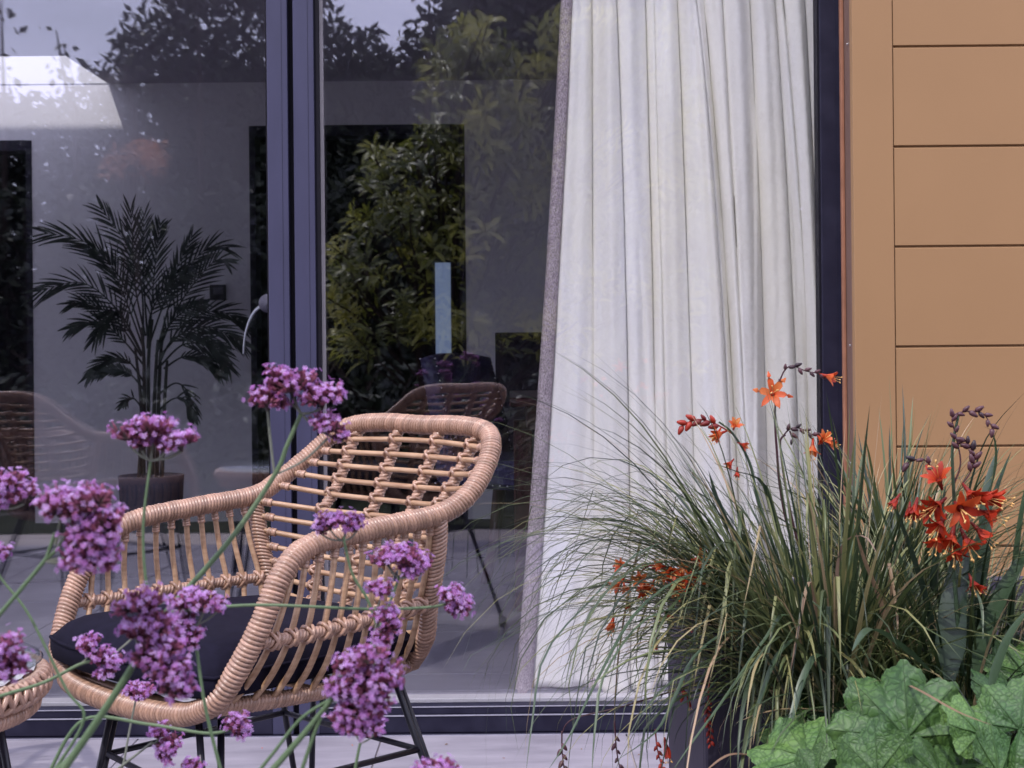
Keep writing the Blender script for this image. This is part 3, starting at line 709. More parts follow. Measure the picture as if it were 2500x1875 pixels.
# ------------------------------------------------------------------ palm in its pot
def palm():
    D0 = 6.6
    c = W(369, 1160, D0); zt = c.z
    t = thing('potted_palm', 'dark feathery palm growing in a grey pot before the inside wall', 'potted plant', (c.x, D0, FLZ)); off = t.location
    r_ = 79*D0/FPX
    mb = MB(); H_ = zt-FLZ
    prof = [(r_*0.80, FLZ+0.001), (r_*0.9, FLZ+H_*0.3), (r_*0.97, FLZ+H_*0.8), (r_, zt), (r_*0.94, zt), (r_*0.92, zt-0.03)]
    seg = 32; vs = [(c.x+a*cos(2*pi*k/seg), D0+a*sin(2*pi*k/seg), z) for a, z in prof for k in range(seg)]
    fs = [(i*seg+k, i*seg+(k+1) % seg, (i+1)*seg+(k+1) % seg, (i+1)*seg+k) for i in range(len(prof)-1) for k in range(seg)] + [tuple(range(seg))[::-1]]
    mb.add(vs, fs); obj('pot', mb, M['pot'], t, off)
    mb = MB(); mb.add([(c.x+r_*0.915*cos(2*pi*k/seg), D0+r_*0.915*sin(2*pi*k/seg), zt-0.02) for k in range(seg)], [tuple(range(seg))]); obj('soil', mb, M['soil'], t, off)
    stems = [(350, 1165, 352, 900, 345, 800), (365, 1168, 362, 900, 372, 780), (383, 1165, 390, 900, 400, 800), (395, 1165, 402, 980, 408, 880), (340, 1165, 345, 1000, 330, 850), (372, 1160, 378, 950, 385, 830)]
    mb = MB()
    for s_ in stems:
        p = crom([W(s_[0], s_[1], D0+U(-.03, .03)), W(s_[2], s_[3], D0+U(-.04, .04)), W(s_[4], s_[5], D0+U(-.05, .05))], 8)
        tube(mb, p, lambda u: 0.010-0.004*u, 8)
    obj('cane', mb, M['palm_stem'], t, off)
    fr = [[(350, 830), (345, 700), (310, 600), (245, 506)], [(350, 830), (300, 690), (215, 595), (107, 568)], [(355, 820), (330, 700), (325, 600), (318, 512)],
          [(360, 820), (352, 700), (350, 600), (352, 522)], [(365, 830), (375, 690), (385, 590), (392, 545)], [(385, 850), (430, 700), (500, 610), (555, 605)],
          [(390, 850), (440, 740), (520, 640), (556, 640)], [(345, 860), (290, 760), (200, 690), (93, 712)], [(345, 870), (290, 790), (220, 740), (170, 742)],
          [(350, 890), (300, 830), (240, 785), (172, 802)], [(395, 870), (450, 790), (530, 760), (610, 795)], [(395, 890), (450, 840), (520, 850), (560, 900)],
          [(400, 900), (450, 870), (500, 880), (538, 918)], [(350, 930), (310, 880), (260, 880), (215, 920)], [(350, 950), (320, 915), (280, 900), (240, 912)],
          [(355, 980), (325, 940), (290, 930), (262, 958)], [(390, 960), (430, 935), (460, 960), (474, 1015)], [(355, 1010), (330, 975), (310, 975), (300, 990)],
          [(390, 1000), (420, 975), (450, 975), (470, 1020)], [(365, 840), (400, 740), (430, 660), (470, 575)], [(350, 850), (310, 740), (270, 650), (215, 600)],
          [(390, 870), (450, 810), (520, 800), (600, 845)], [(360, 850), (370, 760), (420, 690), (470, 660)], [(350, 870), (310, 800), (280, 760), (230, 830)],
          [(380, 870), (410, 800), (450, 760), (500, 740)], [(385, 900), (420, 830), (480, 815), (550, 860)], [(352, 900), (300, 850), (250, 850), (190, 870)]]
    for fi, f in enumerate(fr):
        if fi in (15, 26): continue
        lean = U(-0.28, 0.22)
        P = [W(u, v, D0 + lean*(i/3)**1.2) for i, (u, v) in enumerate(f)]
        p = resample(crom(P, 8), 40); mb = MB(); tube(mb, p, lambda u: 0.0042*(1-u)+0.001, 5, rnd=0.4)
        Ln = length(p); F_ = frames(p); small = Ln < 0.28
        nleaf = 16 if not small else 8
        for i in range(nleaf):
            tt = (0.30 if not small else .4) + 0.70*(i+0.5)/nleaf
            k = min(int(tt*40), 39); T, a, b_ = F_[k]
            view = Vector((0, -1, 0)); sidev = T.cross(view).normalized()
            for sd_ in (-1, 1):
                L_ = Ln*(0.35 if not small else .45)*sin(pi*min(1, (tt-0.2)*0.95))**0.7*U(0.8, 1.1)*(1.15-0.55*tt)
                d = (T*(0.95+0.5*tt) + sidev*sd_*(0.85-0.45*tt) + view*U(-0.35, 0.35)).normalized()
                base = p[k]; nS = 5; wv = 0.0046*U(0.8, 1.2); cw = d.cross(view); cw = cw.normalized()
                vs = []
                for q in range(nS+1):
                    s_ = q/nS; pt = base + d*L_*s_ + Vector((0, 0, -0.16*L_*s_*s_))
                    ww = wv*sin(pi*min(0.97, 0.12+s_*0.88))**0.8
                    vs += [pt - cw*ww, pt + cw*ww + view*0.002]
                mb.add(vs, [(2*q, 2*q+1, 2*q+3, 2*q+2) for q in range(nS)], rnd=R())
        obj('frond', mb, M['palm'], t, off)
palm()

# ------------------------------------------------------------------ rattan armchair
POSE = (-0.360, 2.406, radians(315.5))
cz_, sz_ = cos(POSE[2]), sin(POSE[2])
def to_local(p):
    x, y = p[0]-POSE[0], p[1]-POSE[1]
    return Vector((x*cz_ + y*sz_, -x*sz_ + y*cz_, p[2]))
RT = 0.0165
P0 = (.185, -.292, .474); P01 = (.225, -.280, .505); P1 = (.250, -.242, .585); P15 = (.246, -.200, .655); P2 = (.236, -.140, .690); P3 = (.238, -.02, .703)
P4 = (.240, .104, .713); P45 = (.242, .165, .738); P5 = (.228, .216, .775); P55 = (.206, .254, .812); P6 = (.168, .276, .832); P65 = (.09, .287, .838); P7 = (0, .291, .836)
def mir(p): return (-p[0], p[1], p[2])
def rattan_chair(label, pose):
    t = thing('rattan_armchair', label, 'chair', (pose[0], pose[1], 0), rz=pose[2], group='rattan armchairs on the paving')
    half = [P0, P01, P1, P15, P2, P3, P4, P45, P5, P55, P6, P65, P7]
    F0 = (.13, -.305, .462); F1 = (0, -.312, .458)
    loop = [F1, F0] + half + [mir(p) for p in half[-2::-1]] + [mir(F0)]
    lp = crom(loop, 10, closed=True)
    mb = MB(); wrapped(mb, lp, RT, 0.0062, 14, closed=True, lean=0.2, depth=0.22); mb.build('rim', M['rattan'], t)
    armN = crom([P1, P15, P2, P3, P4], 12); armF = [Vector((-p.x, p.y, p.z)) for p in armN]
    PM = (.222, .110, .618); RB = (.207, .113, .572); PB = (.150, .125, .468)
    post = [P4, (.234, .108, .67), PM, RB, (.190, .120, .515), PB]
    RFp = (.248, -.236, .566)
    SB = [P0, (.195, -.15, .468), (.185, 0, .466), PB]
    for s_ in (1, -1):
        f = (lambda p: p) if s_ == 1 else mir
        mb = MB(); wrapped(mb, crom([f(p) for p in post], 8), 0.0150 if s_ else 0, 0.0062, 12, lean=0.4*s_, depth=0.2); mb.build('back_post', M['rattan'], t)
        mb = MB(); wrapped(mb, crom([f(p) for p in SB], 8), 0.0120, 0.0062, 12, lean=0.3, depth=0.2); mb.build('seat_rail', M['rattan'], t)
        # mid rail with a bead at every spindle
        mid = resample(crom([f(RFp), f((.243, -.12, .567)), f((.228, 0, .570)), f(RB)], 8), 60)
        mb = MB(); wrapped(mb, mid, 0.0088, 0.0060, 10, lean=0.5, depth=0.22); mb.build('side_rail', M['rattan'], t)
        arm = armN if s_ == 1 else armF
        sbp = crom([f(p) for p in SB], 10)
        for i in range(11):
            k = i/10
            a = at(arm, (0.30 + 0.66*k) if s_ == 1 else (0.20 + 0.74*k)) - Vector((0, 0, 0.010)); m_ = at(mid, 0.06 + 0.88*k) + Vector((-0.004*s_, 0, 0)); b_ = at(sbp, 0.10 + 0.80*k)
            bulge = Vector((s_*0.004, 0, 0))
            p = crom([a, a.lerp(m_, 0.5)+bulge, m_, m_.lerp(b_, 0.55)+Vector((s_*0.010, 0, 0)), b_], 5)
            mb = MB(); tube(mb, p, 0.0046, 8); sp_ = mb.build('spindle', M['cane'], t)
            mb = MB(); d = (p[3]-p[0]).normalized()
            wrapped(mb, [a+d*0.004, a+d*0.011, a+d*0.020], 0.0066, 0.004, 8, lean=0.1); mb.build('collar', M['rattan'], sp_)
            # lashing crossing over the rail
            mb = MB()
            tv = (at(mid, min(1, 0.06+0.88*k+0.02))-at(mid, 0.06+0.88*k-0.02)).normalized()
            cpt = at(mid, 0.06+0.88*k)
            for sg in (-1, 1):
                q = []
                for j in range(10):
                    th = 2*pi*j/10
                    up = Vector((0, 0, 1)); out_ = tv.cross(up).normalized()
                    q.append(cpt + out_*cos(th)*0.0115 + up*sin(th)*0.0115 + tv*(sg*0.006*sin(th)))
                tube(mb, q, 0.0030, 6, closed=True, rnd=R()*50)
            mb.build('lashing', M['rattan'], sp_)
    # back rail of seat
    mb = MB(); wrapped(mb, crom([PB, (.09, .125, .462), (0, .122, .460), (-.09, .125, .462), mir(PB)], 8), 0.0130, 0.0062, 12, lean=0.3, depth=0.2); mb.build('seat_rail', M['rattan'], t)
    # back rods: both ends on the rim above the arms, on the posts below
    edge = crom([P6, P55, P5, P45, P4], 12) + crom([P4, (.234, .108, .67), PM, RB, (.190, .120, .515), PB], 10)[1:]
    def edge_at(z):
        for i in range(len(edge)-1):
            if edge[i].z >= z >= edge[i+1].z:
                t_ = (edge[i].z-z)/max(1e-6, edge[i].z-edge[i+1].z); return edge[i].lerp(edge[i+1], t_)
        return edge[-1]
    yc = lambda z: 0.105 + (0.291-0.105)*max(0, (z-0.46)/(0.838-0.46))**0.95
    strapx = [-.160, -.060, .045, .145]
    rods = []
    nR = 13
    for i in range(nR):
        z = 0.806 - i*0.0255
        e = edge_at(z + 0.026*min(1, i/4)); s_ = 1
        cy = yc(z)
        mid_ = Vector((0, cy, z+0.004))
        q1 = Vector((e.x*0.55, e.y*0.35 + cy*0.65, z*.72+e.z*.28+0.002))
        e2 = Vector((e.x*0.97, e.y, e.z-0.001))
        p = crom([e2, q1, mid_, Vector((-q1.x, q1.y, q1.z)), Vector((-e2.x, e2.y, e2.z))], 8)
        rods.append(p)
        mb = MB(); tube(mb, p, 0.0047, 8); rd = mb.build('back_rod', M['cane'], t)
        for (a, b_) in ((0, 1), (-1, -2)):
            mb = MB(); d = (p[b_]-p[a]).normalized(); base = p[a] + d*(0.012)
            wrapped(mb, [base, base+d*0.007, base+d*0.016], 0.0072, 0.005, 8, lean=0.3); mb.build('collar', M['rattan'], rd)
    def on_rod(p, x):
        for i in range(len(p)-1):
            if (p[i].x-x)*(p[i+1].x-x) <= 0 and p[i].x != p[i+1].x: return p[i].lerp(p[i+1], (p[i].x-x)/(p[i].x-p[i+1].x))
        return p[len(p)//2]
    for sx in strapx:
        pts = []; cross = []
        for k in range(nR):
            x = sx*(1 - 0.30*(k/(nR-1)))
            c_ = on_rod(rods[k], x); cross.append(c_); pts.append(c_ + Vector((0, 0.0095, 0)))
        top = Vector((sx*1.0, at(lp, 0).y*0 + 0.286, 0.826)); bot = Vector((sx*0.66, 0.118, 0.462))
        pts = [top] + pts + [bot]
        mb = MB(); wrapped(mb, crom(pts, 4), 0.0098, 0.0072, 10, lean=0.7, depth=0.22); po = mb.build('back_slat', M['rattan'], t)
        for k, c_ in enumerate(cross):
            mb = MB()
            a = Vector((1, 0, 0)); up = (cross[min(k+1, nR-1)]-cross[max(k-1, 0)]).normalized()*-1; out_ = a.cross(up).normalized()
            cc = c_ + Vector((0, 0.006, 0))
            for sg, rr in ((1, 1.0), (-1, 1.0)):
                q = []
                for j in range(12):
                    th = 2*pi*j/12
                    q.append(cc + out_*sin(th)*0.0125 + (a*sg*0.72+up*0.69).normalized()*cos(th)*0.0112)
                tube(mb, q, 0.0030, 6, closed=True, rnd=R()*50, sq=1.0)
            mb.build('lashing', M['rattan'], po)
    # cushion
    mb = MB(); vs = []; uvs = []
    nx_, ny_ = 20, 18
    def cpt(i, j, top):
        s_, q = (i/nx_-0.5)*2, j/ny_
        wx_ = 0.232 - 0.045*q
        x = s_*wx_*(1-0.04*abs(s_)**6); y = -0.325 + 0.45*q + 0.028*s_*s_*(1-q) - 0.02*(abs(s_)**4)*q
        ed = (1-abs(s_)**8)*(1-abs(2*q-1)**10)
        z0 = 0.480 - 0.0*q
        th_ = 0.070
        z = z0 + (th_*(0.55+0.45*ed**0.6) + 0.012*ed if top else th_*0.20*(1-ed))
        if top: z += 0.004*noise.noise(Vector((s_*2, q*2, 3))) + 0.010*(0.5-q)
        return (x, y, z)
    n1 = nx_+1
    for top in (1, 0):
        for j in range(ny_+1):
            for i in range(nx_+1): vs.append(cpt(i, j, top)); uvs.append((i/nx_, j/ny_))
    q = lambda i, j, s_: (0 if s_ else n1*(ny_+1)) + j*n1 + i
    fs = []
    for j in range(ny_):
        for i in range(nx_):
            fs.append((q(i, j, 1), q(i+1, j, 1), q(i+1, j+1, 1), q(i, j+1, 1))); fs.append((q(i, j, 0), q(i, j+1, 0), q(i+1, j+1, 0), q(i+1, j, 0)))
    for i in range(nx_): fs.append((q(i, 0, 0), q(i+1, 0, 0), q(i+1, 0, 1), q(i, 0, 1))); fs.append((q(i, ny_, 0), q(i, ny_, 1), q(i+1, ny_, 1), q(i+1, ny_, 0)))
    for j in range(ny_): fs.append((q(0, j, 0), q(0, j, 1), q(0, j+1, 1), q(0, j+1, 0))); fs.append((q(nx_, j, 0), q(nx_, j+1, 0), q(nx_, j+1, 1), q(nx_, j, 1)))
    mb.add(vs, fs, uvs=uvs); cu = mb.build('cushion', M['cushion'], t)
    rim_ = [cpt(i, 0, 1) for i in range(nx_+1)] + [cpt(nx_, j, 1) for j in range(1, ny_+1)] + [cpt(i, ny_, 1) for i in range(nx_-1, -1, -1)] + [cpt(0, j, 1) for j in range(ny_-1, 0, -1)]
    mb = MB(); tube(mb, [Vector(p) for p in rim_], 0.0028, 6, closed=True); mb.build('piping', M['cushion'], cu)
    # seat base slats under the cushion
    for i in range(7):
        y = -0.27 + i*0.062; xw = 0.19-0.006*i
        mb = MB(); tube(mb, [(-xw, y, .466), (0, y, .462), (xw, y, .466)], 0.005, 6); mb.build('seat_slat', M['cane'], t)
    # black rod legs in pairs, joined by stretchers
    TL = {}
    def rod(name, a, b, r=0.0062, par=None):
        mb = MB(); tube(mb, [a, b], r, 8); return mb.build(name, M['black_metal'], par or t)
    ft = {'fn': (.218, -.288, .0), 'ff': (-.235, -.275, .0), 'bn': (.232, .215, .0), 'bf': (-.245, .225, .0)}
    tops = {'fn': [(.148, -.272, .452), (.120, -.215, .452)], 'ff': [(-.145, -.215, .452), (-.100, -.255, .452)],
            'bn': [(.155, .085, .452), (.105, .130, .452)], 'bf': [(-.155, .085, .452), (-.105, .130, .452)]}
    for k in ft:
        f = Vector(ft[k]); lg = MB()
        tube(lg, [tops[k][0], f+Vector((0, 0, 0.012))], 0.0053, 8); tube(lg, [tops[k][1], f+Vector((0, 0, 0.03))], 0.0053, 8)
        lg = lg.build('leg', M['black_metal'], t)
        mb = MB(); tube(mb, [f, f+Vector((0, 0, 0.035))], 0.014, 10); mb.build('foot_cap', M['rubber'], lg)
    def on(k, z, w_=0):
        a, b = Vector(tops[k][w_]), Vector(ft[k]); s_ = (a.z-z)/(a.z); return a.lerp(b, s_)
    for (a, b) in (('fn', 'ff'), ('ff', 'bf'), ('bf', 'bn'), ('bn', 'fn')):
        rod('stretcher', on(a, .337), on(b, .337), 0.0050)
    for (a, b) in (('fn', 'ff'), ('ff', 'bf'), ('bf', 'bn'), ('bn', 'fn')): rod('seat_frame', Vector(tops[a][0]), Vector(tops[b][0]), 0.006)
    return t
def copy_tree(o, parent=None):
    c = o.copy(); COL.objects.link(c); c.parent = parent
    for ch in list(o.children): copy_tree(ch, c)
    return c
ch1 = rattan_chair('rattan armchair with black cushion in front of the doors, right of the round table', POSE)
ch2 = copy_tree(ch1); ch2.location = (-1.37, 2.90, 0); ch2.rotation_euler = (0, 0, radians(37))
ch2['label'] = 'second rattan armchair, left of the round table, seen mirrored in the left door'

# ------------------------------------------------------------------ round rattan table at the left edge
def table():
    cx_, cy_, zt = -0.872, 2.05, 0.545; r = 0.218
    t = thing('rattan_table', 'round rattan side table with glass top at the left edge', 'table', (cx_, cy_, 0))
    circ = lambda rr, z, n=72: [Vector((rr*cos(2*pi*i/n), rr*sin(2*pi*i/n), z)) for i in range(n)]
    mb = MB(); seg = 64
    prof = [(0, zt-0.006), (r-0.004, zt-0.006), (r, zt-0.003), (r-0.004, zt), (0, zt)]
    vs = [(a*cos(2*pi*k/seg), a*sin(2*pi*k/seg), z) for a, z in prof for k in range(seg)]
    mb.add(vs, [(i*seg+k, i*seg+(k+1) % seg, (i+1)*seg+(k+1) % seg, (i+1)*seg+k) for i in range(4) for k in range(seg)]); mb.build('glass_top', M['table_glass'], t)
    mb = MB(); seg = 96; vs = []
    for j in range(13):
        a = (r-0.010)*j/12
        for k in range(seg): vs.append((a*cos(2*pi*k/seg), a*sin(2*pi*k/seg), zt-0.014 + 0.0022*sin(k*2.2+j*pi)))
    mb.add(vs, [(i*seg+k, i*seg+(k+1) % seg, (i+1)*seg+(k+1) % seg, (i+1)*seg+k) for i in range(12) for k in range(seg)]); mb.build('woven_top', M['tabletop'], t)
    # braided rim: three strands twisting round the edge, over a wrapped core
    for ph in range(6):
        q = []; n = 330
        for i in range(n):
            th = 2*pi*i/n; a = 44*th/2*1.0*(1 if ph % 2 else -1) + ph*pi/3
            rr = r-0.002 + 0.0115*cos(a); z = zt-0.034 + 0.016*sin(a)
            q.append(Vector((rr*cos(th), rr*sin(th), z)))
        mb = MB(); tube(mb, q, 0.0042, 6, closed=True); mb.build('braid_strand', M['rattan'], t)
    mb = MB(); wrapped(mb, circ(r-0.014, zt-0.064, 60), 0.012, 0.007, 10, closed=True, lean=0.4); mb.build('lower_ring', M['rattan'], t)
    mb = MB(); wrapped(mb, circ(r-0.004, zt-0.034, 60), 0.010, 0.007, 10, closed=True, lean=0.4); mb.build('rim_core', M['rattan'], t)
    for i in range(4):
        th = radians(30+90*i); a = Vector((0.15*cos(th), 0.15*sin(th), zt-0.066)); b = Vector((0.235*cos(th), 0.235*sin(th), 0))
        mb = MB(); tube(mb, [a+Vector((0.03*sin(th), -0.03*cos(th), 0)), b], 0.006, 8); tube(mb, [a-Vector((0.03*sin(th), -0.03*cos(th), 0)), b+Vector((0, 0, .02))], 0.006, 8); mb.build('leg', M['black_metal'], t)
table()

# ------------------------------------------------------------------ planting: helpers
def strip(mb, pts, wid, side=None, fold=0.25, mi=0, rnd=0.5):
    """a blade: ribbon folded along its midrib, tapering by wid(t)"""
    n = len(pts); vs = []
    for i, p in enumerate(pts):
        T = (pts[min(i+1, n-1)]-pts[max(i-1, 0)]).normalized()
        sd_ = T.cross(side) if side is not None else T.cross(Vector((0, 0, 1)))
        if sd_.length < 1e-5: sd_ = Vector((1, 0, 0))
        sd_.normalize(); nn = sd_.cross(T).normalized(); w_ = wid(i/(n-1))
        vs += [p - sd_*w_ + nn*(w_*fold), p.copy(), p + sd_*w_ + nn*(w_*fold)]
    fs = []
    for i in range(n-1): a = 3*i; fs += [(a, a+1, a+4, a+3), (a+1, a+2, a+5, a+4)]
    return mb.add(vs, fs, mi=mi, rnd=rnd)
def blade_path(base, az_, th0, L_, k, n=9, wob=0.02):
    p = Vector(base); out = [p.copy()]; ds = L_/n; w1 = U(-1, 1)*wob*8; a_ = az_
    for i in range(n):
        s_ = (i+0.5)/n; th = th0 + k*s_**1.35; a_ += w1/n*1.2
        p = p + Vector((cos(a_)*sin(th), sin(a_)*sin(th), cos(th)))*ds; out.append(p.copy())
    return out

def leaf_cloud(name, mt, pts, sz, parent=None, droop=0.2, elong=0.42, col=None):
    """many leaf faces (4 corners, bent) at the given points as one mesh"""
    mb = MB()
    for i, p in enumerate(pts):
        s_ = sz*U(0.6, 1.3); d = Vector((U(-1, 1), U(-1, 1), U(-1, 1)-droop)).normalized()
        u = d.orthogonal().normalized(); u = Quaternion(d, U(0, 6.28)) @ u; nn = d.cross(u)
        p = Vector(p)
        mb.add([p, p+d*s_*.45+u*s_*elong*.5-nn*s_*.05, p+d*s_, p+d*s_*.45-u*s_*elong*.5-nn*s_*.05], [(0, 1, 2, 3)], rnd=(col(p) if col else R()))
    return mb.build(name, mt, parent)

# ------------------------------------------------------------------ the garden behind the camera (seen mirrored in the glass)
YM = 2*YG
def MP(u, v, d):      # garden point whose mirror image stands at pixel (u, v) at mirrored distance d
    p = W(u, v, d); return Vector((p.x, YM-d, p.z))
rs = random.Random(3)
def hedge(label, x0, x1, y, hfun, dens, sz, seed, group=None, cat='hedge', sparse=None, nm='hedge'):
    random.seed(seed)
    t = thing(nm, label, cat, ((x0+x1)/2, y, 0), group=group); off = t.location
    pts = []; n = int(dens*(x1-x0))
    for i in range(n):
        x = U(x0, x1); h_ = hfun(x); z = h_*(R()**0.8)
        g_ = noise.noise(Vector((x*1.7, y, z*1.9))) + 0.5*noise.noise(Vector((x*5, y, z*5)))
        if sparse and g_ > sparse(x, z): continue
        pts.append((x+U(-.1, .1), y + U(-0.5, 0.5), z + U(-.1, .1)))
    pts = [Vector(p)-off for p in pts]
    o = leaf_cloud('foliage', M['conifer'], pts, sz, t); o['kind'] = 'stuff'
    for i in range(max(3, int((x1-x0)*1.4))):
        x = U(x0, x1); h_ = hfun(x)*0.95
        mb = MB(); p = crom([(x, y, 0), (x+U(-.15, .15), y+U(-.1, .1), h_*.5), (x+U(-.35, .35), y+U(-.2, .2), h_)], 6); tube(mb, p, lambda u: 0.035*(1-u)+0.006, 6)
        for k in range(5):
            q = p[4+k]; tube(mb, [q, q+Vector((U(-.5, .5), U(-.2, .2), U(.2, .6)))], lambda u: .010*(1-u)+.003, 5)
        obj('branch', mb, M['bark'], t, off)
    return t
def hA(x):            # low hedge at the left, taller mass to its right
    z = 3.55 + 0.25*noise.noise(Vector((x*1.3, 0, 0)))+0.25*noise.noise(Vector((x*4, 7, 0)))
    if x > -4.5: z += min(1, (x+4.5)/1.6)*1.9
    return z
hedge('dark leafy hedge with gaps across the far end of the garden', -9, -1.9, YM-15.6, hA, 6500, 0.14, 11, sparse=lambda x, z: 0.44 if x < -3.8 else 1.2)
hedge('dark dense hedge at the far end of the garden, behind the yellow green shrub', -1.9, 6, YM-15.6, lambda x: (4.35 if x < -.5 else 5.9)+0.5*noise.noise(Vector((x*2, 3, 0))), 6500, 0.15, 12, sparse=lambda x, z: 0.9 if (z < 3.9 or x > -.5) else 0.10)
hedge('distant dark belt of tall shrubs behind the hedges', -4.2, 7, YM-18.5, lambda x: (4.35 if x < -.6 else 6.6)+0.3*noise.noise(Vector((x*2, 9, 0))), 2600, 0.34, 15)
hedge('lower hedge band in front of the far hedge', -10, 7, YM-14.2, lambda x: 2.5+0.4*noise.noise(Vector((x*1.1, 5, 0))), 1900, 0.12, 13, sparse=lambda x, z: 0.40)
hedge('low leafy border planting along the paving edge behind the camera', -6, 6, -2.7, lambda x: 0.75+0.25*noise.noise(Vector((x*2, 19, 0))), 900, 0.10, 16, cat='border plants', nm='border_shrubs')
# whippy young shoots above the hedge
random.seed(21)
def shoot(pix, label, d=15.0, lf=14):
    P = crom([MP(u, v, d) for u, v in pix], 8); b0 = P[0].copy(); b0.z = 0
    t = thing('young_tree', label, 'tree', (b0.x, b0.y, 0)); off = t.location
    mb = MB(); tube(mb, crom([b0, P[0]] + P[4::4], 4), lambda u: 0.03*(1-u)+0.005, 6); obj('trunk', mb, M['bark'], t, off)
    pts = [P[int(len(P)*(0.1+0.9*R()))-1] + Vector((U(-.14, .14), U(-.1, .1), U(-.1, .1))) - off for _ in range(lf*3)]
    leaf_cloud('crown', M['conifer'], pts, 0.11, t, elong=0.6)['kind'] = 'stuff'
shoot([(10, 330), (6, 150), (2, -10)], 'thin leafy shoot above the hedge at the far left of the mirrored sky')
shoot([(180, 330), (150, 180), (132, 75)], 'short leafy shoot above the hedge, mirrored above the bright rooflight')
shoot([(330, 330), (310, 200), (302, 140)], 'small leafy shoot above the hedge, right of the mirrored rooflight', lf=9)
shoot([(490, 260), (486, 100), (482, -30)], 'tall leafy shoot rising out of the dark hedge mass', lf=18)
shoot([(1045, 300), (1050, 100), (1040, -60)], 'tall dense leafy shoot mirrored just left of the curtain top', lf=34)
# yellow green shrub with whorled leaves close behind the camera
def shrub(label, poly, d, n, seed, mt, Lf=0.115, cat='shrub'):
    random.seed(seed)
    us = [p[0] for p in poly]; vs_ = [p[1] for p in poly]
    def inside(u, v):
        c = False; j = len(poly)-1
        for i in range(len(poly)):
            (a, b), (e, f) = poly[i], poly[j]
            if (b > v) != (f > v) and u < (e-a)*(v-b)/(f-b)+a: c = not c
            j = i
        return c
    ctr = MP(sum(us)/len(us), 1000, d); t = thing('shrub', label, cat, (ctr.x, ctr.y, 0)); off = t.location
    base = Vector((ctr.x, ctr.y, 0)); mb = MB(); k = 0; tw = MB(); guard = 0
    while k < n and guard < n*20:
        guard += 1
        u, v = U(min(us), max(us)), U(min(vs_), max(vs_))
        if not inside(u, v): continue
        g_ = noise.noise(Vector((u*0.009, v*0.011, seed)))
        if g_ < -0.18 and R() < 0.8: continue
        k += 1
        c = MP(u, v, d + U(-0.45, 0.45)); out_ = (c - Vector((ctr.x, ctr.y-0.1, c.z-0.35))).normalized()
        out_ = (out_ + Vector((U(-.4, .4), U(-.2, .8), U(.0, .7)))).normalized()
        tw_end = c - out_*0.25
        if k % 3 == 0: tube(tw, [tw_end+(base+Vector((0, 0, c.z*.5))-tw_end)*0.35, tw_end, c], lambda q: .006*(1-q)+.0025, 5)
        a0 = out_.orthogonal().normalized(); nl = random.randint(9, 14); tone = min(1, max(0, 0.45+g_*1.1+U(-.2, .2)))
        for i in range(nl):
            a = Quaternion(out_, i*2.4+U(-.4, .4)) @ a0
            dd = (a*U(.5, 1.0) + out_*U(0.2, 1.0) + Vector((0, 0, U(-.35, .1)))).normalized(); cb = c - out_*U(0, 0.15) + a*U(0, .03); L_ = Lf*U(0.7, 1.25); sd_ = dd.cross(out_).normalized()
            P_ = [cb + dd*L_*s_ - out_*(0.22*L_*s_*s_) - Vector((0, 0, 0.12*L_*s_*s_)) for s_ in (0, .25, .5, .75, 1)]
            strip(mb, P_, lambda s_: L_*0.115*sin(pi*min(.98, max(.03, s_)))**0.8, side=sd_.cross(dd), fold=0.35, rnd=min(1, max(0, tone+U(-.15, .15))))
    o = obj('foliage', mb, mt, t, off); o['kind'] = 'stuff'
    for i in range(6):
        c = MP(U(min(us)+60, max(us)-60), U(200, 600), d)
        tube(tw, crom([base+Vector((U(-.1, .1), U(-.1, .1), 0)), base.lerp(c, .5)+Vector((U(-.1, .1), 0, -.1)), c], 6), lambda q: .03*(1-q)+.006, 7)
    obj('branch', tw, M['bark'], t, off)
shrub('yellow green shrub with whorls of pointed leaves, mirrored in the right door', [(1030, 90), (1200, 30), (1700, 0), (1750, 900), (1300, 860), (1010, 800), (800, 880), (790, 600), (880, 480), (860, 400), (900, 340), (1010, 330), (1040, 230)], 8.4, 820, 5, M['laurel'], 0.10)
shrub('rust leaved shrub mirrored above the palm', [(230, 400), (270, 350), (400, 345), (420, 390), (330, 425)], 12.5, 40, 9, M['rust'], 0.09)
# garden fence far behind
fz = thing('garden_fence', 'weathered board fence at the far end of the garden', 'fence', (-1, YM-17.0, 0)); fb = None
for i in range(110):
    if fb is None: fb = MB().box((0, 0, 0.03), (0.145, 0.02, 1.8), 0.002).build('board', M['fence'], fz); o = fb
    else: o = fb.copy(); COL.objects.link(o)
    o.location = (-8 + i*0.15, 0, U(-.01, .01))
for i in range(8):
    o = MB().box((0, -0.08, 0), (0.08, -0.001, 1.75), 0.003).build('post', M['fence'], fz); o.location = (-8 + i*2.2, 0, 0)

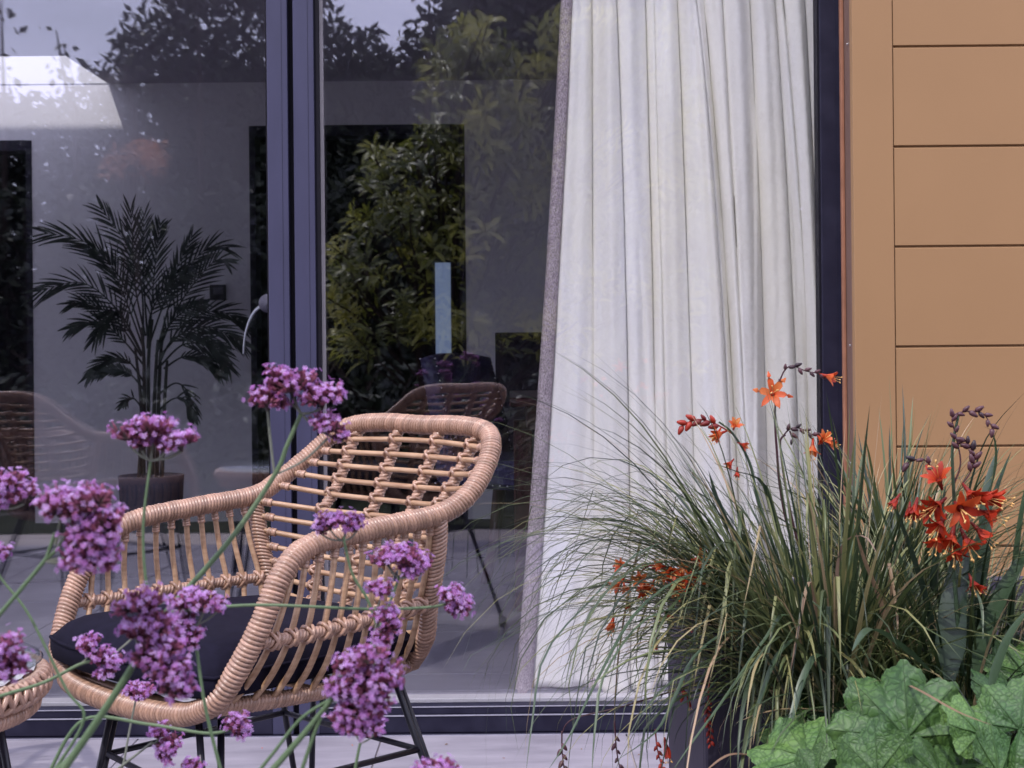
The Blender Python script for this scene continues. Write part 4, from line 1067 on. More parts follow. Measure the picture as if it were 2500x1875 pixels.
# ------------------------------------------------------------------ planter, sedge and crocosmia
random.seed(31)
PX0, PY0, PZ = WX(1722, 1700, 2.05), 2.05, WZ(1722, 1552, 2.05)
pl = thing('planter', 'plum grey rectangular planter holding the sedge grass at the lower right', 'planter', (PX0+0.55, PY0+0.25, 0)); off = pl.location
obj('wall_panel', MB().box((PX0, PY0, 0), (PX0+1.25, PY0+0.022, PZ), 0.003), M['planter'], pl, off)
obj('wall_panel', MB().box((PX0, PY0+0.48, 0), (PX0+1.25, PY0+0.50, PZ), 0.003), M['planter'], pl, off)
obj('wall_panel', MB().box((PX0, PY0+0.0225, 0), (PX0+0.022, PY0+0.4795, PZ), 0.003), M['planter'], pl, off)
obj('wall_panel', MB().box((PX0+1.228, PY0+0.0225, 0), (PX0+1.25, PY0+0.4795, PZ), 0.003), M['planter'], pl, off)
obj('soil', MB().box((PX0+0.0225, PY0+0.0225, PZ-0.3), (PX0+1.2275, PY0+0.4795, PZ-0.03)), M['soil'], pl, off)

def tussock(label, c, n, rad, Lr, th, kr, azr, wr, seed, mt='grass', dark=0.0, nm='sedge_grass'):
    random.seed(seed); c = Vector(c)
    t = thing(nm, label, 'grass plant', c); main = MB()
    for i in range(n):
        az_ = U(*azr); r_ = rad*sqrt(R()); b = Vector((cos(az_)*r_*U(.3, 1), sin(az_)*r_*U(.3, 1), -0.01))
        L_ = U(*Lr); th0 = U(*th)*U(0.3, 1); k = U(*kr)
        p = blade_path(b, az_+U(-.3, .3), th0, L_, k)
        if R() < 0.13:      # a kinked blade: the tip hangs from a fold
            kk = random.randint(4, 7); q0 = p[kk]
            for m_ in range(kk+1, len(p)): p[m_] = q0 + (p[m_]-q0)*0.35 + Vector((0, 0, -0.95*(p[m_]-q0).length))
        w_ = wr[0] + (wr[1]*1.55-wr[0])*R()**2.2
        x = R()**1.45*0.72
        if R() < 0.07: x = U(.8, 1)
        strip(main, p, lambda s_: w_*(1-s_)**0.55*(0.6+0.4*min(1, s_*6)), fold=0.5, rnd=min(1, x))
    o = main.build('blades', M[mt], t); o['kind'] = 'stuff'
    return t
c1 = Vector((WX(2030, 1640, 2.0), 1.985, 0.45)); c2 = Vector((WX(2340, 1640, 2.02), 1.99, 0.45)); c3 = Vector((WX(1850, 1580, 2.17), 2.17, PZ-0.03))
GW = (0.0013, 0.0031)
t1 = tussock('large upright and arching sedge tussock in the middle of the planting bed', c1, 680, 0.090, (0.22, 0.50), (0.03, 0.62), (0.0, 2.2), (-pi, pi), GW, 41)
t2 = tussock('upright sedge tussock in front of the tan boards behind the large orange flower cluster', c2, 300, 0.12, (0.17, 0.40), (0.03, 0.6), (0.2, 1.7), (-pi, pi), GW, 42)
t3 = tussock('fountain of sedge blades arching left over the curtain from the end of the planter', c3, 330, 0.055, (0.22, 0.58), (0.35, 1.25), (0.8, 3.0), (pi*0.60, pi*1.36), (0.0011, 0.0030), 43)
t4 = tussock('fine pale sedge tussock between the broad leaves and the board wall', (WX(2190, 1600, 2.25), 2.25, PZ-0.03), 330, 0.12, (0.18, 0.40), (0.03, 0.55), (0.2, 1.7), (-pi, pi), GW, 44)
t5 = tussock('loose sedge blades hanging down over the left end of the planter', (WX(1930, 1590, 2.04), 2.04, 0.50), 190, 0.08, (0.14, 0.40), (0.5, 1.5), (1.0, 2.4), (-pi*1.1, -0.35*pi), (0.0014, 0.0036), 45)
t6 = tussock('short dark blades at the foot of the large orange flower cluster', (c2.x-.06, 1.93, 0.44), 160, 0.13, (0.12, 0.30), (0.1, 1.2), (0.5, 2.2), (-pi, 0), (0.0015, 0.0036), 46)

# individual long blades drawn where the photograph shows them: arching over from the tussock
def blades_from(t, lst, mt, seed=5, sh=.20):
    random.seed(seed)
    for (pix, d0, d1, wpx, tone) in lst:
        n = len(pix); P_ = [W(u, v, d0-sh+(d1-d0)*i/(n-1)) for i, (u, v) in enumerate(pix)]
        P_ = resample(crom(P_, 6), 20); mb = MB(); w_ = wpx/2*d0/FPX
        strip(mb, [p - t.location for p in P_], lambda s_: w_*(min(1, .35+s_*3))*(1-s_**3)**0.8+0.0002, fold=0.4, rnd=tone)
        o = mb.build('blade', M[mt], t)
long_ = [([(2000, 1600), (1850, 1420), (1700, 1400), (1560, 1490), (1470, 1640), (1390, 1800), (1335, 1885)], 2.25, 2.05, 13, .45),
 ([(2000, 1600), (1800, 1380), (1600, 1330), (1440, 1470), (1330, 1600), (1300, 1760), (1285, 1880)], 2.25, 2.05, 10, .3),
 ([(2010, 1600), (1800, 1500), (1600, 1500), (1480, 1640), (1455, 1760), (1445, 1885)], 2.2, 2.05, 11, .6),
 ([(1990, 1600), (1750, 1330), (1560, 1260), (1420, 1370), (1340, 1500), (1150, 1600), (1130, 1640)], 2.3, 2.15, 5, .35),
 ([(1990, 1600), (1700, 1480), (1500, 1480), (1340, 1495), (1250, 1540), (1180, 1580)], 2.3, 2.2, 6, .25),
 ([(1980, 1600), (1700, 1300), (1450, 1190), (1300, 1200), (1180, 1180)], 2.3, 2.3, 4, .2),
 ([(1990, 1590), (1800, 1280), (1560, 1150), (1350, 1260), (1210, 1400), (1130, 1610)], 2.3, 2.25, 4, .3),
 ([(2160, 1600), (2110, 1400), (2100, 1300), (2070, 1360), (2060, 1500), (2050, 1600)], 2.2, 2.1, 16, .62),
 ([(2030, 1620), (1960, 1560), (1900, 1600), (1860, 1700), (1820, 1830), (1800, 1885)], 2.1, 2.0, 14, .5),
 ([(2040, 1610), (1930, 1500), (1870, 1560), (1760, 1720), (1700, 1800), (1640, 1885)], 2.1, 2.0, 12, .55),
 ([(2060, 1640), (2000, 1600), (1960, 1660), (1930, 1760), (1880, 1850)], 2.05, 1.95, 18, .45),
 ([(1900, 1600), (1800, 1540), (1700, 1600), (1650, 1700), (1600, 1790), (1500, 1860)], 2.15, 2.05, 12, .35),
 ([(2240, 1650), (2260, 1500), (2320, 1400), (2390, 1460), (2400, 1560)], 2.1, 2.0, 12, .65),
 ([(2200, 1620), (2350, 1560), (2440, 1555), (2500, 1620)], 2.1, 2.0, 12, .7),
 ([(2330, 1600), (2340, 1350), (2400, 1090), (2500, 960)], 2.3, 2.2, 12, .15),
 ([(2000, 1560), (1900, 1300), (1860, 1180), (1790, 1150), (1740, 1130)], 2.3, 2.2, 18, .1),
 ([(1950, 1560), (1820, 1350), (1760, 1250), (1730, 1150)], 2.25, 2.2, 26, .08)]
blades_from(t1, long_, 'broad')
blades_from(t2, [([(2200, 1680), (2150, 1480), (2110, 1370), (2090, 1300)], 2.1, 2.05, 18, .35), ([(2060, 1640), (2045, 1450), (2060, 1330), (2110, 1310), (2140, 1350)], 2.1, 2.0, 14, .75),
 ([(1990, 1640), (1990, 1480), (1975, 1420), (1945, 1560), (1930, 1640)], 2.1, 2.0, 9, .4), ([(2180, 1600), (2178, 1450), (2170, 1375), (2190, 1500), (2190, 1570)], 2.15, 2.05, 8, .5),
 ([(1890, 1880), (1850, 1850), (1780, 1845), (1720, 1885)], 2.0, 1.95, 14, .2), ([(2190, 1660), (2250, 1690), (2340, 1740), (2420, 1770)], 1.95, 1.6, 8, .3)], 'dry', 6)
# crocosmia sword leaves at the right
cr_leaf = thing('crocosmia_leaves', 'tall dark sword shaped leaves of the orange flowered plant at the right', 'plant', c2 + Vector((0.02, -.05, 0)))
swords = [([(2330, 1640), (2360, 1450), (2420, 1250), (2470, 1100)], 2.2, 2.2, 50, .3), ([(2290, 1640), (2250, 1450), (2190, 1260), (2160, 1200)], 2.2, 2.2, 44, .0),
 ([(2320, 1660), (2330, 1500), (2345, 1380), (2350, 1300)], 2.15, 2.2, 64, .12), ([(2300, 1650), (2290, 1450), (2300, 1300), (2310, 1180)], 2.2, 2.2, 56, .05),
 ([(2380, 1660), (2430, 1500), (2480, 1400), (2540, 1300)], 2.15, 2.2, 50, .35), ([(2350, 1650), (2400, 1400), (2410, 1200), (2440, 1090)], 2.25, 2.3, 34, .2),
 ([(2360, 1640), (2390, 1330), (2430, 1150), (2425, 1060), (2400, 1040)], 2.25, 2.2, 10, .5), ([(2270, 1640), (2170, 1560), (2120, 1540), (2080, 1590)], 2.1, 2.0, 30, .35),
 ([(2230, 1640), (2220, 1450), (2150, 1250), (2120, 1150)], 2.3, 2.3, 26, .45), ([(2470, 1660), (2480, 1450), (2500, 1250), (2530, 1100)], 2.2, 2.2, 40, .5),
 ([(2420, 1700), (2470, 1560), (2520, 1480)], 2.0, 2.0, 50, .4)]
blades_from(cr_leaf, swords, 'broad', 8, .32)
for o_ in cr_leaf.children: o_.name = 'leaf'

def flower(mb, c, d, L_, open_=0.8, tone=0.5, stam=True, n=6):
    """trumpet flower: narrow tube from c along d, six pointed petals flaring"""
    c = Vector(c); d = Vector(d).normalized(); a0 = d.orthogonal().normalized()
    tube(mb, [c, c+d*L_*.25, c+d*L_*.45], lambda s_: L_*(.045+.06*s_), 6, mi=0, rnd=max(0, tone-.35))
    for i in range(n):
        a = Quaternion(d, 2*pi*i/n+U(-.12, .12)) @ a0; o_ = open_*U(.85, 1.15)
        P_ = []
        for k in range(6):
            s_ = k/5; P_.append(c + d*(L_*(.35 + .62*s_*(1-0.55*o_*s_))) + a*(L_*(0.07 + 0.62*o_*s_**1.25)))
        wv = L_*(.15 if i % 2 else .125)
        sd_ = a
        strip(mb, P_, lambda s_: wv*(sin(pi*min(.97, .12+.86*s_))**.75), side=sd_, fold=-0.25, mi=0, rnd=min(1, max(0, tone+U(-.22, .22))))
    if stam:
        for i in range(3):
            a = Quaternion(d, 2.1*i+U(0, .5)) @ a0
            tube(mb, [c+d*L_*.4, c+d*L_*.8+a*L_*.08, c+d*L_*1.05+a*L_*.14], L_*.013, 4, mi=1)
            tube(mb, [c+d*L_*1.03+a*L_*.11, c+d*L_*1.10+a*L_*.18], L_*.028, 5, mi=1)
def buds(mb, path, n, sz, t0=.3, mi=0):
    p = resample(path, 60)
    for i in range(n):
        k = int(60*(t0+(1-t0)*i/max(1, n-1))); k = min(k, 59); T = (p[k+1]-p[max(0, k-1)]).normalized()
        sd_ = T.cross(Vector((0, -1, 0))).normalized()*(1 if i % 2 else -1); d = (T*1.0+sd_*.75+Vector((0, -.3, 0))).normalized(); s_ = sz*U(.75, 1.15)
        b = p[k]; tube(mb, [b, b+d*s_*.25, b+d*s_*.6, b+d*s_], lambda q: s_*(.10+.24*sin(pi*min(1, q*1.02))**1.1*(1-.35*q)), 7, mi=mi, rnd=R())
def crocosmia(label, d, stem, stem_w, flowers, budpaths, redpaths=(), group=None):
    P_ = crom([W(u, v, d+dd) for u, v, dd in [(x+(0,))[:3] for x in stem]], 6)
    t = thing('orange_flower', label, 'flower', P_[0]); off = t.location
    mb = MB(); tube(mb, P_, lambda s_: stem_w/2*d/FPX*(1-.5*s_), 6, rnd=.3); obj('stem', mb, M['bud'] if stem_w < 9 else M['broad'], t, off)
    for (u, v, dv, du_, dd_, L_, op, tone) in flowers:
        mb = MB(); c = W(u, v, d); flower(mb, c, (du_, dd_, -dv), L_*d/FPX, op, tone); obj('blossom', mb, [M['petal'], M['stamen']], t, off)
    for (pix, n, sz, m_) in budpaths:
        pp = crom([W(u, v, d) for u, v in pix], 6); mb = MB(); tube(mb, pp, lambda s_: 2.2*d/FPX*(1-.4*s_), 5, rnd=.4); buds(mb, pp, n, sz*d/FPX); obj('bud_spray', mb, M[m_], t, off)
    return t
random.seed(77)
# (u, v, dir down, dir right, dir away, length px, openness, tone)
crocosmia('open orange star flower on the tallest stem in front of the curtain', 2.24, [(1990, 1540), (1915, 1250), (1895, 1080), (1893, 985), (1903, 925)], 8,
  [(1884, 966, -.25, -.1, -1, 62, 1.15, .72), (2001, 913, .25, .8, -.4, 50, .55, .55)], [([(1900, 940), (1915, 905), (1935, 893), (1965, 905), (2004, 913)], 8, 17, 'bud')])
crocosmia('arching spray of orange flowers with a pointed bud tip left of the tall star flower', 2.22, [(1960, 1540), (1860, 1250), (1830, 1130), (1790, 1060), (1755, 1030)], 9,
  [(1775, 1052, .3, -.9, -.4, 46, .6, .55), (1790, 1050, -.6, .1, -.7, 40, .7, .8), (1760, 1045, .8, -.55, -.4, 44, .5, .7), (1800, 1080, .3, .7, -.5, 34, .5, .35), (1792, 1120, .6, -.6, -.4, 34, .5, .4), (1800, 1140, .9, -.1, -.4, 30, .4, .3)],
  [([(1790, 1060), (1740, 1032), (1700, 1025), (1665, 1040)], 9, 26, 'redbud')])
crocosmia('two drooping orange flowers on a bent stem before the dark door frame', 2.24, [(2000, 1540), (1930, 1250), (1905, 1090), (1918, 1062)], 7,
  [(1985, 1070, .9, -.15, -.4, 52, .5, .72), (2000, 1085, -.5, .3, -.7, 50, .55, .85), (2010, 1075, .3, .7, -.5, 40, .45, .7), (1990, 1060, .5, .6, -.6, 34, .6, .6)],
  [([(1905, 1075), (1925, 1050), (1950, 1045), (1985, 1062)], 7, 17, 'bud'), ([(1928, 1052), (1935, 1072)], 2, 20, 'bud')])
crocosmia('large cluster of red orange flowers on the right with dark seed heads above', 1.84, [(2350, 1650), (2330, 1400), (2330, 1240), (2325, 1100), (2340, 1015)], 12,
  [(2300, 1195, -0.7, -0.35, -0.5, 80.52, 0.665, 0.25), (2310, 1215, 0.5, -0.8, -0.5, 73.2, 0.76, 0.25), (2330, 1225, 0.35, 0.1, -1, 85.4, 0.95, 0.32), (2360, 1200, 0.3, 0.8, -0.5, 85.4, 0.57, 0.2), (2385, 1205, 0.25, 1, -0.3, 80.52, 0.475, 0.2), (2350, 1180, 0.6, 0.3, -0.6, 73.2, 0.665, 0.2),
   (2310, 1255, 0.7, -0.6, -0.5, 75.64, 0.7125, 0.25), (2330, 1280, 0.9, -0.35, -0.5, 80.52, 0.665, 0.3), (2345, 1290, 0.9, 0.3, -0.5, 78.08, 0.7125, 0.28), (2370, 1275, 0.8, 0.7, -0.4, 73.2, 0.475, 0.2), (2290, 1240, 0.3, -0.9, -0.4, 61, 0.665, 0.2), (2325, 1310, 1, 0, -0.5, 73.2, 0.665, 0.25),
   (2300, 1290, 0.9, -0.5, -0.4, 68.32, 0.665, 0.3), (2375, 1240, 0.4, 0.9, -0.4, 78.08, 0.57, 0.3), (2240, 1215, 0.6, -0.3, -0.5, 68.32, 0.285, 0.1), (2222, 1225, 0.7, -0.2, -0.4, 48.8, 0.285, 0.15), (2198, 1205, 0.7, -0.6, -0.3, 48.8, 0.3325, 0.15), (2365, 1400, 0.8, 0.2, -0.5, 53.68, 0.57, 0.2), (2378, 1420, 0.6, 0.6, -0.5, 41.48, 0.475, 0.15)],
  [([(2330, 1180), (2345, 1130), (2335, 1070), (2325, 1020), (2355, 1005), (2400, 1010), (2425, 1050)], 16, 25, 'bud'), ([(2310, 1165), (2270, 1135), (2250, 1120), (2215, 1130)], 5, 24, 'bud'), ([(2350, 1180), (2370, 1150), (2378, 1110), (2355, 1075)], 9, 25, 'bud')])
crocosmia('orange flowers half hidden among the sedge blades, left of the planter', 2.10, [(1930, 1570), (1800, 1460), (1690, 1400), (1600, 1380)], 6,
  [(U(1520, 1700), U(1365, 1445), U(-.3, .9), U(-1, .6), -.5, U(34, 52), U(.5, 1), U(.45, .9)) for _ in range(17)], [([(1640, 1400), (1590, 1380), (1540, 1420)], 4, 18, 'redbud')])
crocosmia('scattered small orange flowers low in the sedge in front of the curtain hem', 2.2, [(1900, 1590), (1760, 1540), (1620, 1500)], 5,
  [(1500, 1500, .9, -.3, -.4, 50, .35, .7), (1605, 1540, .9, -.3, -.4, 52, .3, .75), (1620, 1490, .6, .5, -.5, 36, .5, .35), (1690, 1548, .2, .8, -.5, 44, .6, .2), (1700, 1520, .3, -.5, -.5, 34, .5, .25), (1545, 1470, .3, -.4, -.5, 30, .5, .3)], [([(1640, 1480), (1655, 1465)], 2, 18, 'bud')])
crocosmia('drooping stem with dark red seed capsules hanging below the door sill', 2.05, [(1960, 1600), (1700, 1670), (1520, 1725), (1400, 1755), (1372, 1790)], 6,
  [], [([(1372, 1785), (1372, 1830), (1378, 1885)], 6, 22, 'bud')])
crocosmia('stem with red buds hanging before the planter corner', 2.0, [(1950, 1600), (1800, 1600), (1735, 1630), (1732, 1680)], 5,
  [(1678, 1700, 1, .2, -.3, 30, .15, .1), (1622, 1800, 1, .15, -.3, 56, .15, .1)], [([(1732, 1660), (1728, 1740), (1735, 1820)], 14, 15, 'redbud'), ([(1600, 1780), (1605, 1830), (1620, 1885)], 8, 18, 'redbud'), ([(1672, 1640), (1662, 1670), (1668, 1700)], 4, 18, 'redbud'), ([(1500, 1760), (1505, 1830), (1515, 1885)], 6, 18, 'bud')])

# ------------------------------------------------------------------ broad crinkled leaves bottom right
lp_ = thing('leafy_plant', 'low plant with broad crinkled green leaves in the bottom right corner', 'plant', (WX(2200, 1900, 1.75), 1.80, 0.0))
def round_leaf(c, nrm, up, r, seed):
    """fan shaped leaf pleated along seven main veins, lobed and toothed at the margin; up = tip direction"""
    rr = random.Random(seed); nrm = Vector(nrm).normalized(); up = (Vector(up) - nrm*Vector(up).dot(nrm)).normalized(); sd_ = up.cross(nrm)
    mb = MB(); A = 168; Rn = 18; vs = []; uvs = []
    nv = 7; span = radians(rr.uniform(140, 158)); curl = rr.uniform(-.30, .22); bend = rr.uniform(.10, .60); amp = r*rr.uniform(.10, .16)
    fold = rr.uniform(-.05, .50); ph = rr.uniform(0, 6)
    for j in range(Rn+1):
        q = j/Rn
        for k in range(A+1):
            f = k/A; th = -span + 2*span*f; cell = f*(nv); w_ = cell - math.floor(cell)     # one pleat per vein
            if k == A: w_ = 1.0
            ridge = 1 - abs(2*w_-1)                       # 0 in the valley between pleats, 1 on the main vein
            lobe = 0.80 + 0.20*ridge**0.7; ctr_ = 1 - 0.16*abs(th/pi)**1.5
            tooth = 1 + 0.045*(abs(sin(f*nv*pi*3.0+ph))-.5) + 0.03*(abs(sin(f*nv*pi*8+ph*2))-.5)
            rad_ = r*q*(1-(1-lobe*tooth)*q**2.2)*ctr_
            h_ = amp*(ridge-0.5)*q**0.9*(1-0.35*q)
            h_ += r*curl*q*q*abs(sin(th*.5)) - r*bend*q*q*max(0, cos(th))**2 + fold*r*abs(sin(th))*q*0.6
            h_ += 0.06*r*sin(th*5+ph)*q**4 + 0.030*r*noise.noise(Vector((rad_*cos(th)/r*5, rad_*sin(th)/r*5, seed)))*min(1, q*3)
            # side veins: small ribs slanting off each main vein
            h_ += 0.010*r*sin((q*20 - abs(2*w_-1)*7))*(q*(1-.3*q))*(1-ridge**4)
            vs.append(Vector(c) + up*(rad_*cos(th)) + sd_*(rad_*sin(th)) + nrm*h_); uvs.append((.5+q*cos(th)*.5, .5+q*sin(th)*.5))
    B = A+1
    mb.add(vs, [(j*B+k, j*B+k+1, (j+1)*B+k+1, (j+1)*B+k) for j in range(Rn) for k in range(A)], uvs=uvs)
    # the main veins stand out underneath and above as thin ribs
    for m_ in range(nv):
        k = int((m_+.5)/nv*A); tube(mb, [vs[j*B+k]+nrm*0.0002 for j in range(0, Rn+1, 2)], lambda s_: 0.0011*(1-s_)+0.0003, 5)
    return mb, nrm
LV = [(1925, 1800, 75, (-.5, -.6, .4), (-.6, -.2, .6), 1.84), (2010, 1730, 80, (-.3, -.7, .5), (-.5, .2, .9), 1.93), (2140, 1690, 75, (.2, -.7, .5), (.3, .2, 1), 1.92), (2310, 1665, 70, (-.2, -.7, .5), (-.2, .2, 1), 1.93), (2500, 1640, 95, (-.4, -.7, .5), (.1, .2, 1), 1.82), (1975, 1850, 135, (-.3, -.75, .6), (-.55, -.2, .9), 1.72), (2090, 1850, 125, (.1, -.8, .6), (-.2, -.2, 1), 1.74), (2080, 1760, 110, (-.2, -.5, .9), (-.3, .3, 1), 1.86),
      (2215, 1800, 175, (.0, -.8, .65), (-.6, -.2, .8), 1.66), (2240, 1730, 125, (.1, -.6, .8), (.0, .3, 1), 1.84), (2345, 1750, 115, (.1, -.6, .8), (.3, .2, 1), 1.80),
      (2390, 1790, 100, (-.1, -1, .2), (.2, .1, 1), 1.62), (2310, 1815, 85, (0, -.8, .5), (.8, -.2, .2), 1.66), (2470, 1720, 115, (-.2, -.7, .7), (.3, .2, 1), 1.74),
      (2490, 1780, 130, (-.4, -.8, .5), (.5, -.2, .6), 1.62), (2235, 1660, 55, (.1, -.5, .8), (-.2, .3, 1), 1.95), (2140, 1890, 120, (-.1, -.8, .55), (-.6, -.3, .4), 1.60),
      (2300, 1900, 120, (.1, -.8, .6), (.3, -.2, .8), 1.60), (2440, 1890, 120, (.0, -.8, .6), (.8, -.2, .3), 1.58), (1990, 1900, 90, (-.2, -.8, .6), (-.8, -.3, .2), 1.64), (2420, 1740, 90, (0, -.6, .8), (.3, .3, .9), 1.86)]
random.seed(91)
for i, (u, v, rpx, nn, up, d) in enumerate(LV):
    c = W(u, v, d) - lp_.location
    nn = Vector(nn) + Vector((U(-.7, .7), U(-.1, .35), U(-.4, .3)))
    mb, nv = round_leaf(c, nn, up, rpx*1.12*d/FPX, i+1)
    lf = mb.build('leaf', M['crinkle'], lp_)
    st = MB(); tube(st, crom([c, c - nv.normalized()*0.03 + Vector((0, 0.02, -0.08)), Vector((U(-.08, .08), U(-.02, .05), 0.02))], 8), 0.0028, 6); st.build('stalk', M['vstem'], lf)
bb_ = thing('border_bed', 'raised dark planting bed before the planter, under the broad crinkled leaves', 'plant bed', (0.75, 1.35, 0)); 
obj('soil', MB().box((0.402, 1.472, 0.40), (1.898, 2.018, 0.46), 0.004), M['soil'], bb_, bb_.location)
for (a_, b_) in (((0.38, 1.45, 0), (0.40, 2.04, 0.49)), ((1.90, 1.45, 0), (1.92, 2.04, 0.49)), ((0.4005, 1.45, 0), (1.8995, 1.47, 0.49)), ((0.4005, 2.02, 0), (1.8995, 2.04, 0.49))): obj('side_panel', MB().box(a_, b_, 0.002), M['planter'], bb_, bb_.location)

# ------------------------------------------------------------------ purple verbena in the foreground
def head(u, v, px, d, tilt, seed, t, joint=None):
    rr = random.Random(seed); px *= 1.02; c = W(u, v + px*0.28, d); r = px/2*d/FPX
    ax = Vector((rr.uniform(-.25, .25), -tilt, 1)).normalized()
    a0 = ax.orthogonal().normalized(); b0 = ax.cross(a0)
    cal = MB(); pet = MB(); off = t.location
    n = int(min(190, max(42, 80*(r/0.011)**1.4))); fs_ = 0.0023*rr.uniform(.95, 1.1)
    base = c
    subs = [(0, 0)] + [(0.62, k*2*pi/5+rr.uniform(-.3, .3)) for k in range(5)] if px > 85 else [(0, 0)]+[(.5, k*2*pi/3) for k in range(3)]
    for i in range(n):
        s0 = rr.choice(subs); ang = s0[1]; q = s0[0]*r
        sub = base + (a0*cos(ang)+b0*sin(ang))*q*0.75 + ax*r*rr.uniform(-.1, .15)*(1-s0[0])
        th = math.acos(1-rr.random()*0.95); ph = rr.uniform(0, 2*pi)
        dirv = (ax*cos(th) + (a0*cos(ph)+b0*sin(ph))*sin(th)*1.0 + (a0*cos(ang)+b0*sin(ang))*s0[0]*.55).normalized()
        L1 = r*rr.uniform(.45, .74)*(1.0 if th < .9 else .8)
        p0 = sub + dirv*r*0.08; p1 = sub + dirv*L1
        p1z = rr.random()
        o_ = len(cal.uv); tube(cal, [p0, p0.lerp(p1, .5), p1], lambda s_: 0.0008+0.00075*s_*(1-.3*s_), 5, rnd=0, caps=False)
        tn = rr.uniform(.45, 1.0)      # brown green at the foot of each calyx, mauve pink at its mouth
        for q_ in range(o_, len(cal.uv)): cal.uv[q_] = ((0.08 if (q_-o_)//4 < 5 else tn) if (q_-o_) % 4 > 1 else (0.02 if (q_-o_)//4 < 5 else .3), 0)
        if p1z < (0.70 if th < 0.95 else 0.30):
            tip = p1 + dirv*rr.uniform(.001, .0048)
            if rr.random() < .5: tube(cal, [p1, tip], 0.0006, 4, rnd=1, caps=False)
            fv = (dirv + Vector((rr.uniform(-.5, .5), rr.uniform(-.6, .3), rr.uniform(-.3, .5)))).normalized(); fa = fv.orthogonal().normalized(); tone = rr.random()
            for k in range(5):
                e_ = Quaternion(fv, 2*pi*k/5+i) @ fa; g_ = fv.cross(e_); S = fs_*rr.uniform(.85, 1.15)
                pet.add([tip, tip+e_*S*.45+g_*S*.16+fv*S*.22, tip+e_*S*.95+g_*S*.27+fv*S*.12, tip+e_*S*.86+fv*S*.14, tip+e_*S*.95-g_*S*.27+fv*S*.12, tip+e_*S*.45-g_*S*.16+fv*S*.22], [(0, 1, 2, 3), (0, 3, 4, 5)], rnd=tone)
    # green-brown receptacle
    tube(cal, [base-ax*r*.35, base-ax*r*.1, base+ax*r*.2], lambda s_: r*(.06+.22*s_), 8, rnd=0.02)
    h = obj('flower_head', cal, M['calyx'], t, off); pt = obj('petals', pet, M['floret'], h, off); pt['kind'] = 'stuff'
    bs = base - ax*r*.3
    if joint is not None:
        jb = W(joint[0], joint[1], d); mb = MB()
        tube(mb, crom([jb, jb.lerp(bs, .55)+Vector((0, 0, -.002)), bs], 5), 0.00085 if px < 80 else 0.0012, 6); obj('flower_stalk', mb, M['vstem_grey'], t, off)
def verbena(label, d, heads, stems, tilt=0.25, seed=1):
    (pp, w0) = stems[0]; b = W(pp[-1][0], pp[-1][1], d)
    t = thing('verbena', label, 'flower', b, group='purple verbena stems in the foreground'); off = t.location
    for i, (pix, w_) in enumerate(stems):
        n = len(pix); P_ = crom([W(x[0], x[1], d + (x[2] if len(x) > 2 else 0)) for x in pix], 8)
        if pix[-1][1] > 1860:      # the stem goes on down to the ground
            e = P_[-1]; dv = (P_[-1]-P_[-4]).normalized(); P_ += [e+dv*.25, Vector(((e+dv*.35).x, (e).y, 0.0))]
        mb = MB(); tube(mb, P_, lambda s_: w_/2*d/FPX*(.8+.25*s_), 8); obj('stem', mb, M['vstem'] if w_ > 7 else M['vstem_grey'], t, off)
    for i, hh in enumerate(heads): head(hh[0], hh[1], hh[2], d, hh[4] if len(hh) > 4 else tilt, seed*37+i, t, hh[3] if len(hh) > 3 else None)
J = (670, 1160)
verbena('tall verbena with four heads, topmost, overlapping the door frame above the armchair', 1.25,
  [(655, 958, 100, J), (715, 912, 125, (735, 1010)), (785, 945, 115, (735, 1010)), (675, 900, 70, (735, 1010)), (800, 1020, 95, (735, 1010)), (835, 1055, 50, (800, 1060))],
  [([(735, 1010), (700, 1090), J, (560, 1320), (405, 1495)], 13), ([J, (740, 1125), (800, 1070)], 6)], seed=2)
verbena('wide flat verbena head standing before the pot of the palm', 1.20, [(318, 1045, 95, (368, 1125)), (372, 1025, 115, (368, 1125)), (440, 1060, 95, (368, 1125)), (345, 1065, 80, (368, 1125)), (405, 1070, 80, (368, 1125))],
  [([(368, 1125), (352, 1250), (350, 1340), (358, 1430), (372, 1500)], 8)], seed=3, tilt=.1)
verbena('verbena heads cut by the left picture edge, level with the far arm', 1.15, [(18, 1160, 100, (0, 1240)), (55, 1190, 90, (0, 1240)), (-20, 1200, 90, (0, 1240))], [([(0, 1240), (-60, 1300), (-120, 1880)], 8)], seed=4)
verbena('largest verbena cluster, left of the far arm, nearest to the camera', 1.02, [(150, 1210, 130, (135, 1330)), (215, 1200, 120, (160, 1330)), (258, 1250, 100, (160, 1330)), (225, 1275, 130, (160, 1330), .7), (200, 1330, 110, (110, 1370), .9), (255, 1340, 90, (110, 1370), .9), (225, 1290, 90, (160, 1330), .9)],
  [([(135, 1300), (118, 1350), (108, 1370), (50, 1440), (-40, 1545)], 11), ([(160, 1310), (135, 1345), (108, 1370)], 9), ([(225, 1350), (160, 1362), (108, 1370)], 6)], seed=5)
verbena('small verbena head at the left edge below the big cluster', 1.2, [(2, 1335, 62)], [([(0, 1360), (-5, 1400), (70, 1500), (160, 1680), (205, 1755), (130, 1885)], 8)], seed=6)
verbena('deep purple verbena head at the left edge above the rattan table', 1.05, [(8, 1560, 115, (-30, 1640)), (30, 1610, 100, (-30, 1640)), (-15, 1620, 90, (-30, 1640))], [([(-30, 1640), (-80, 1885)], 9)], seed=7, tilt=.5)
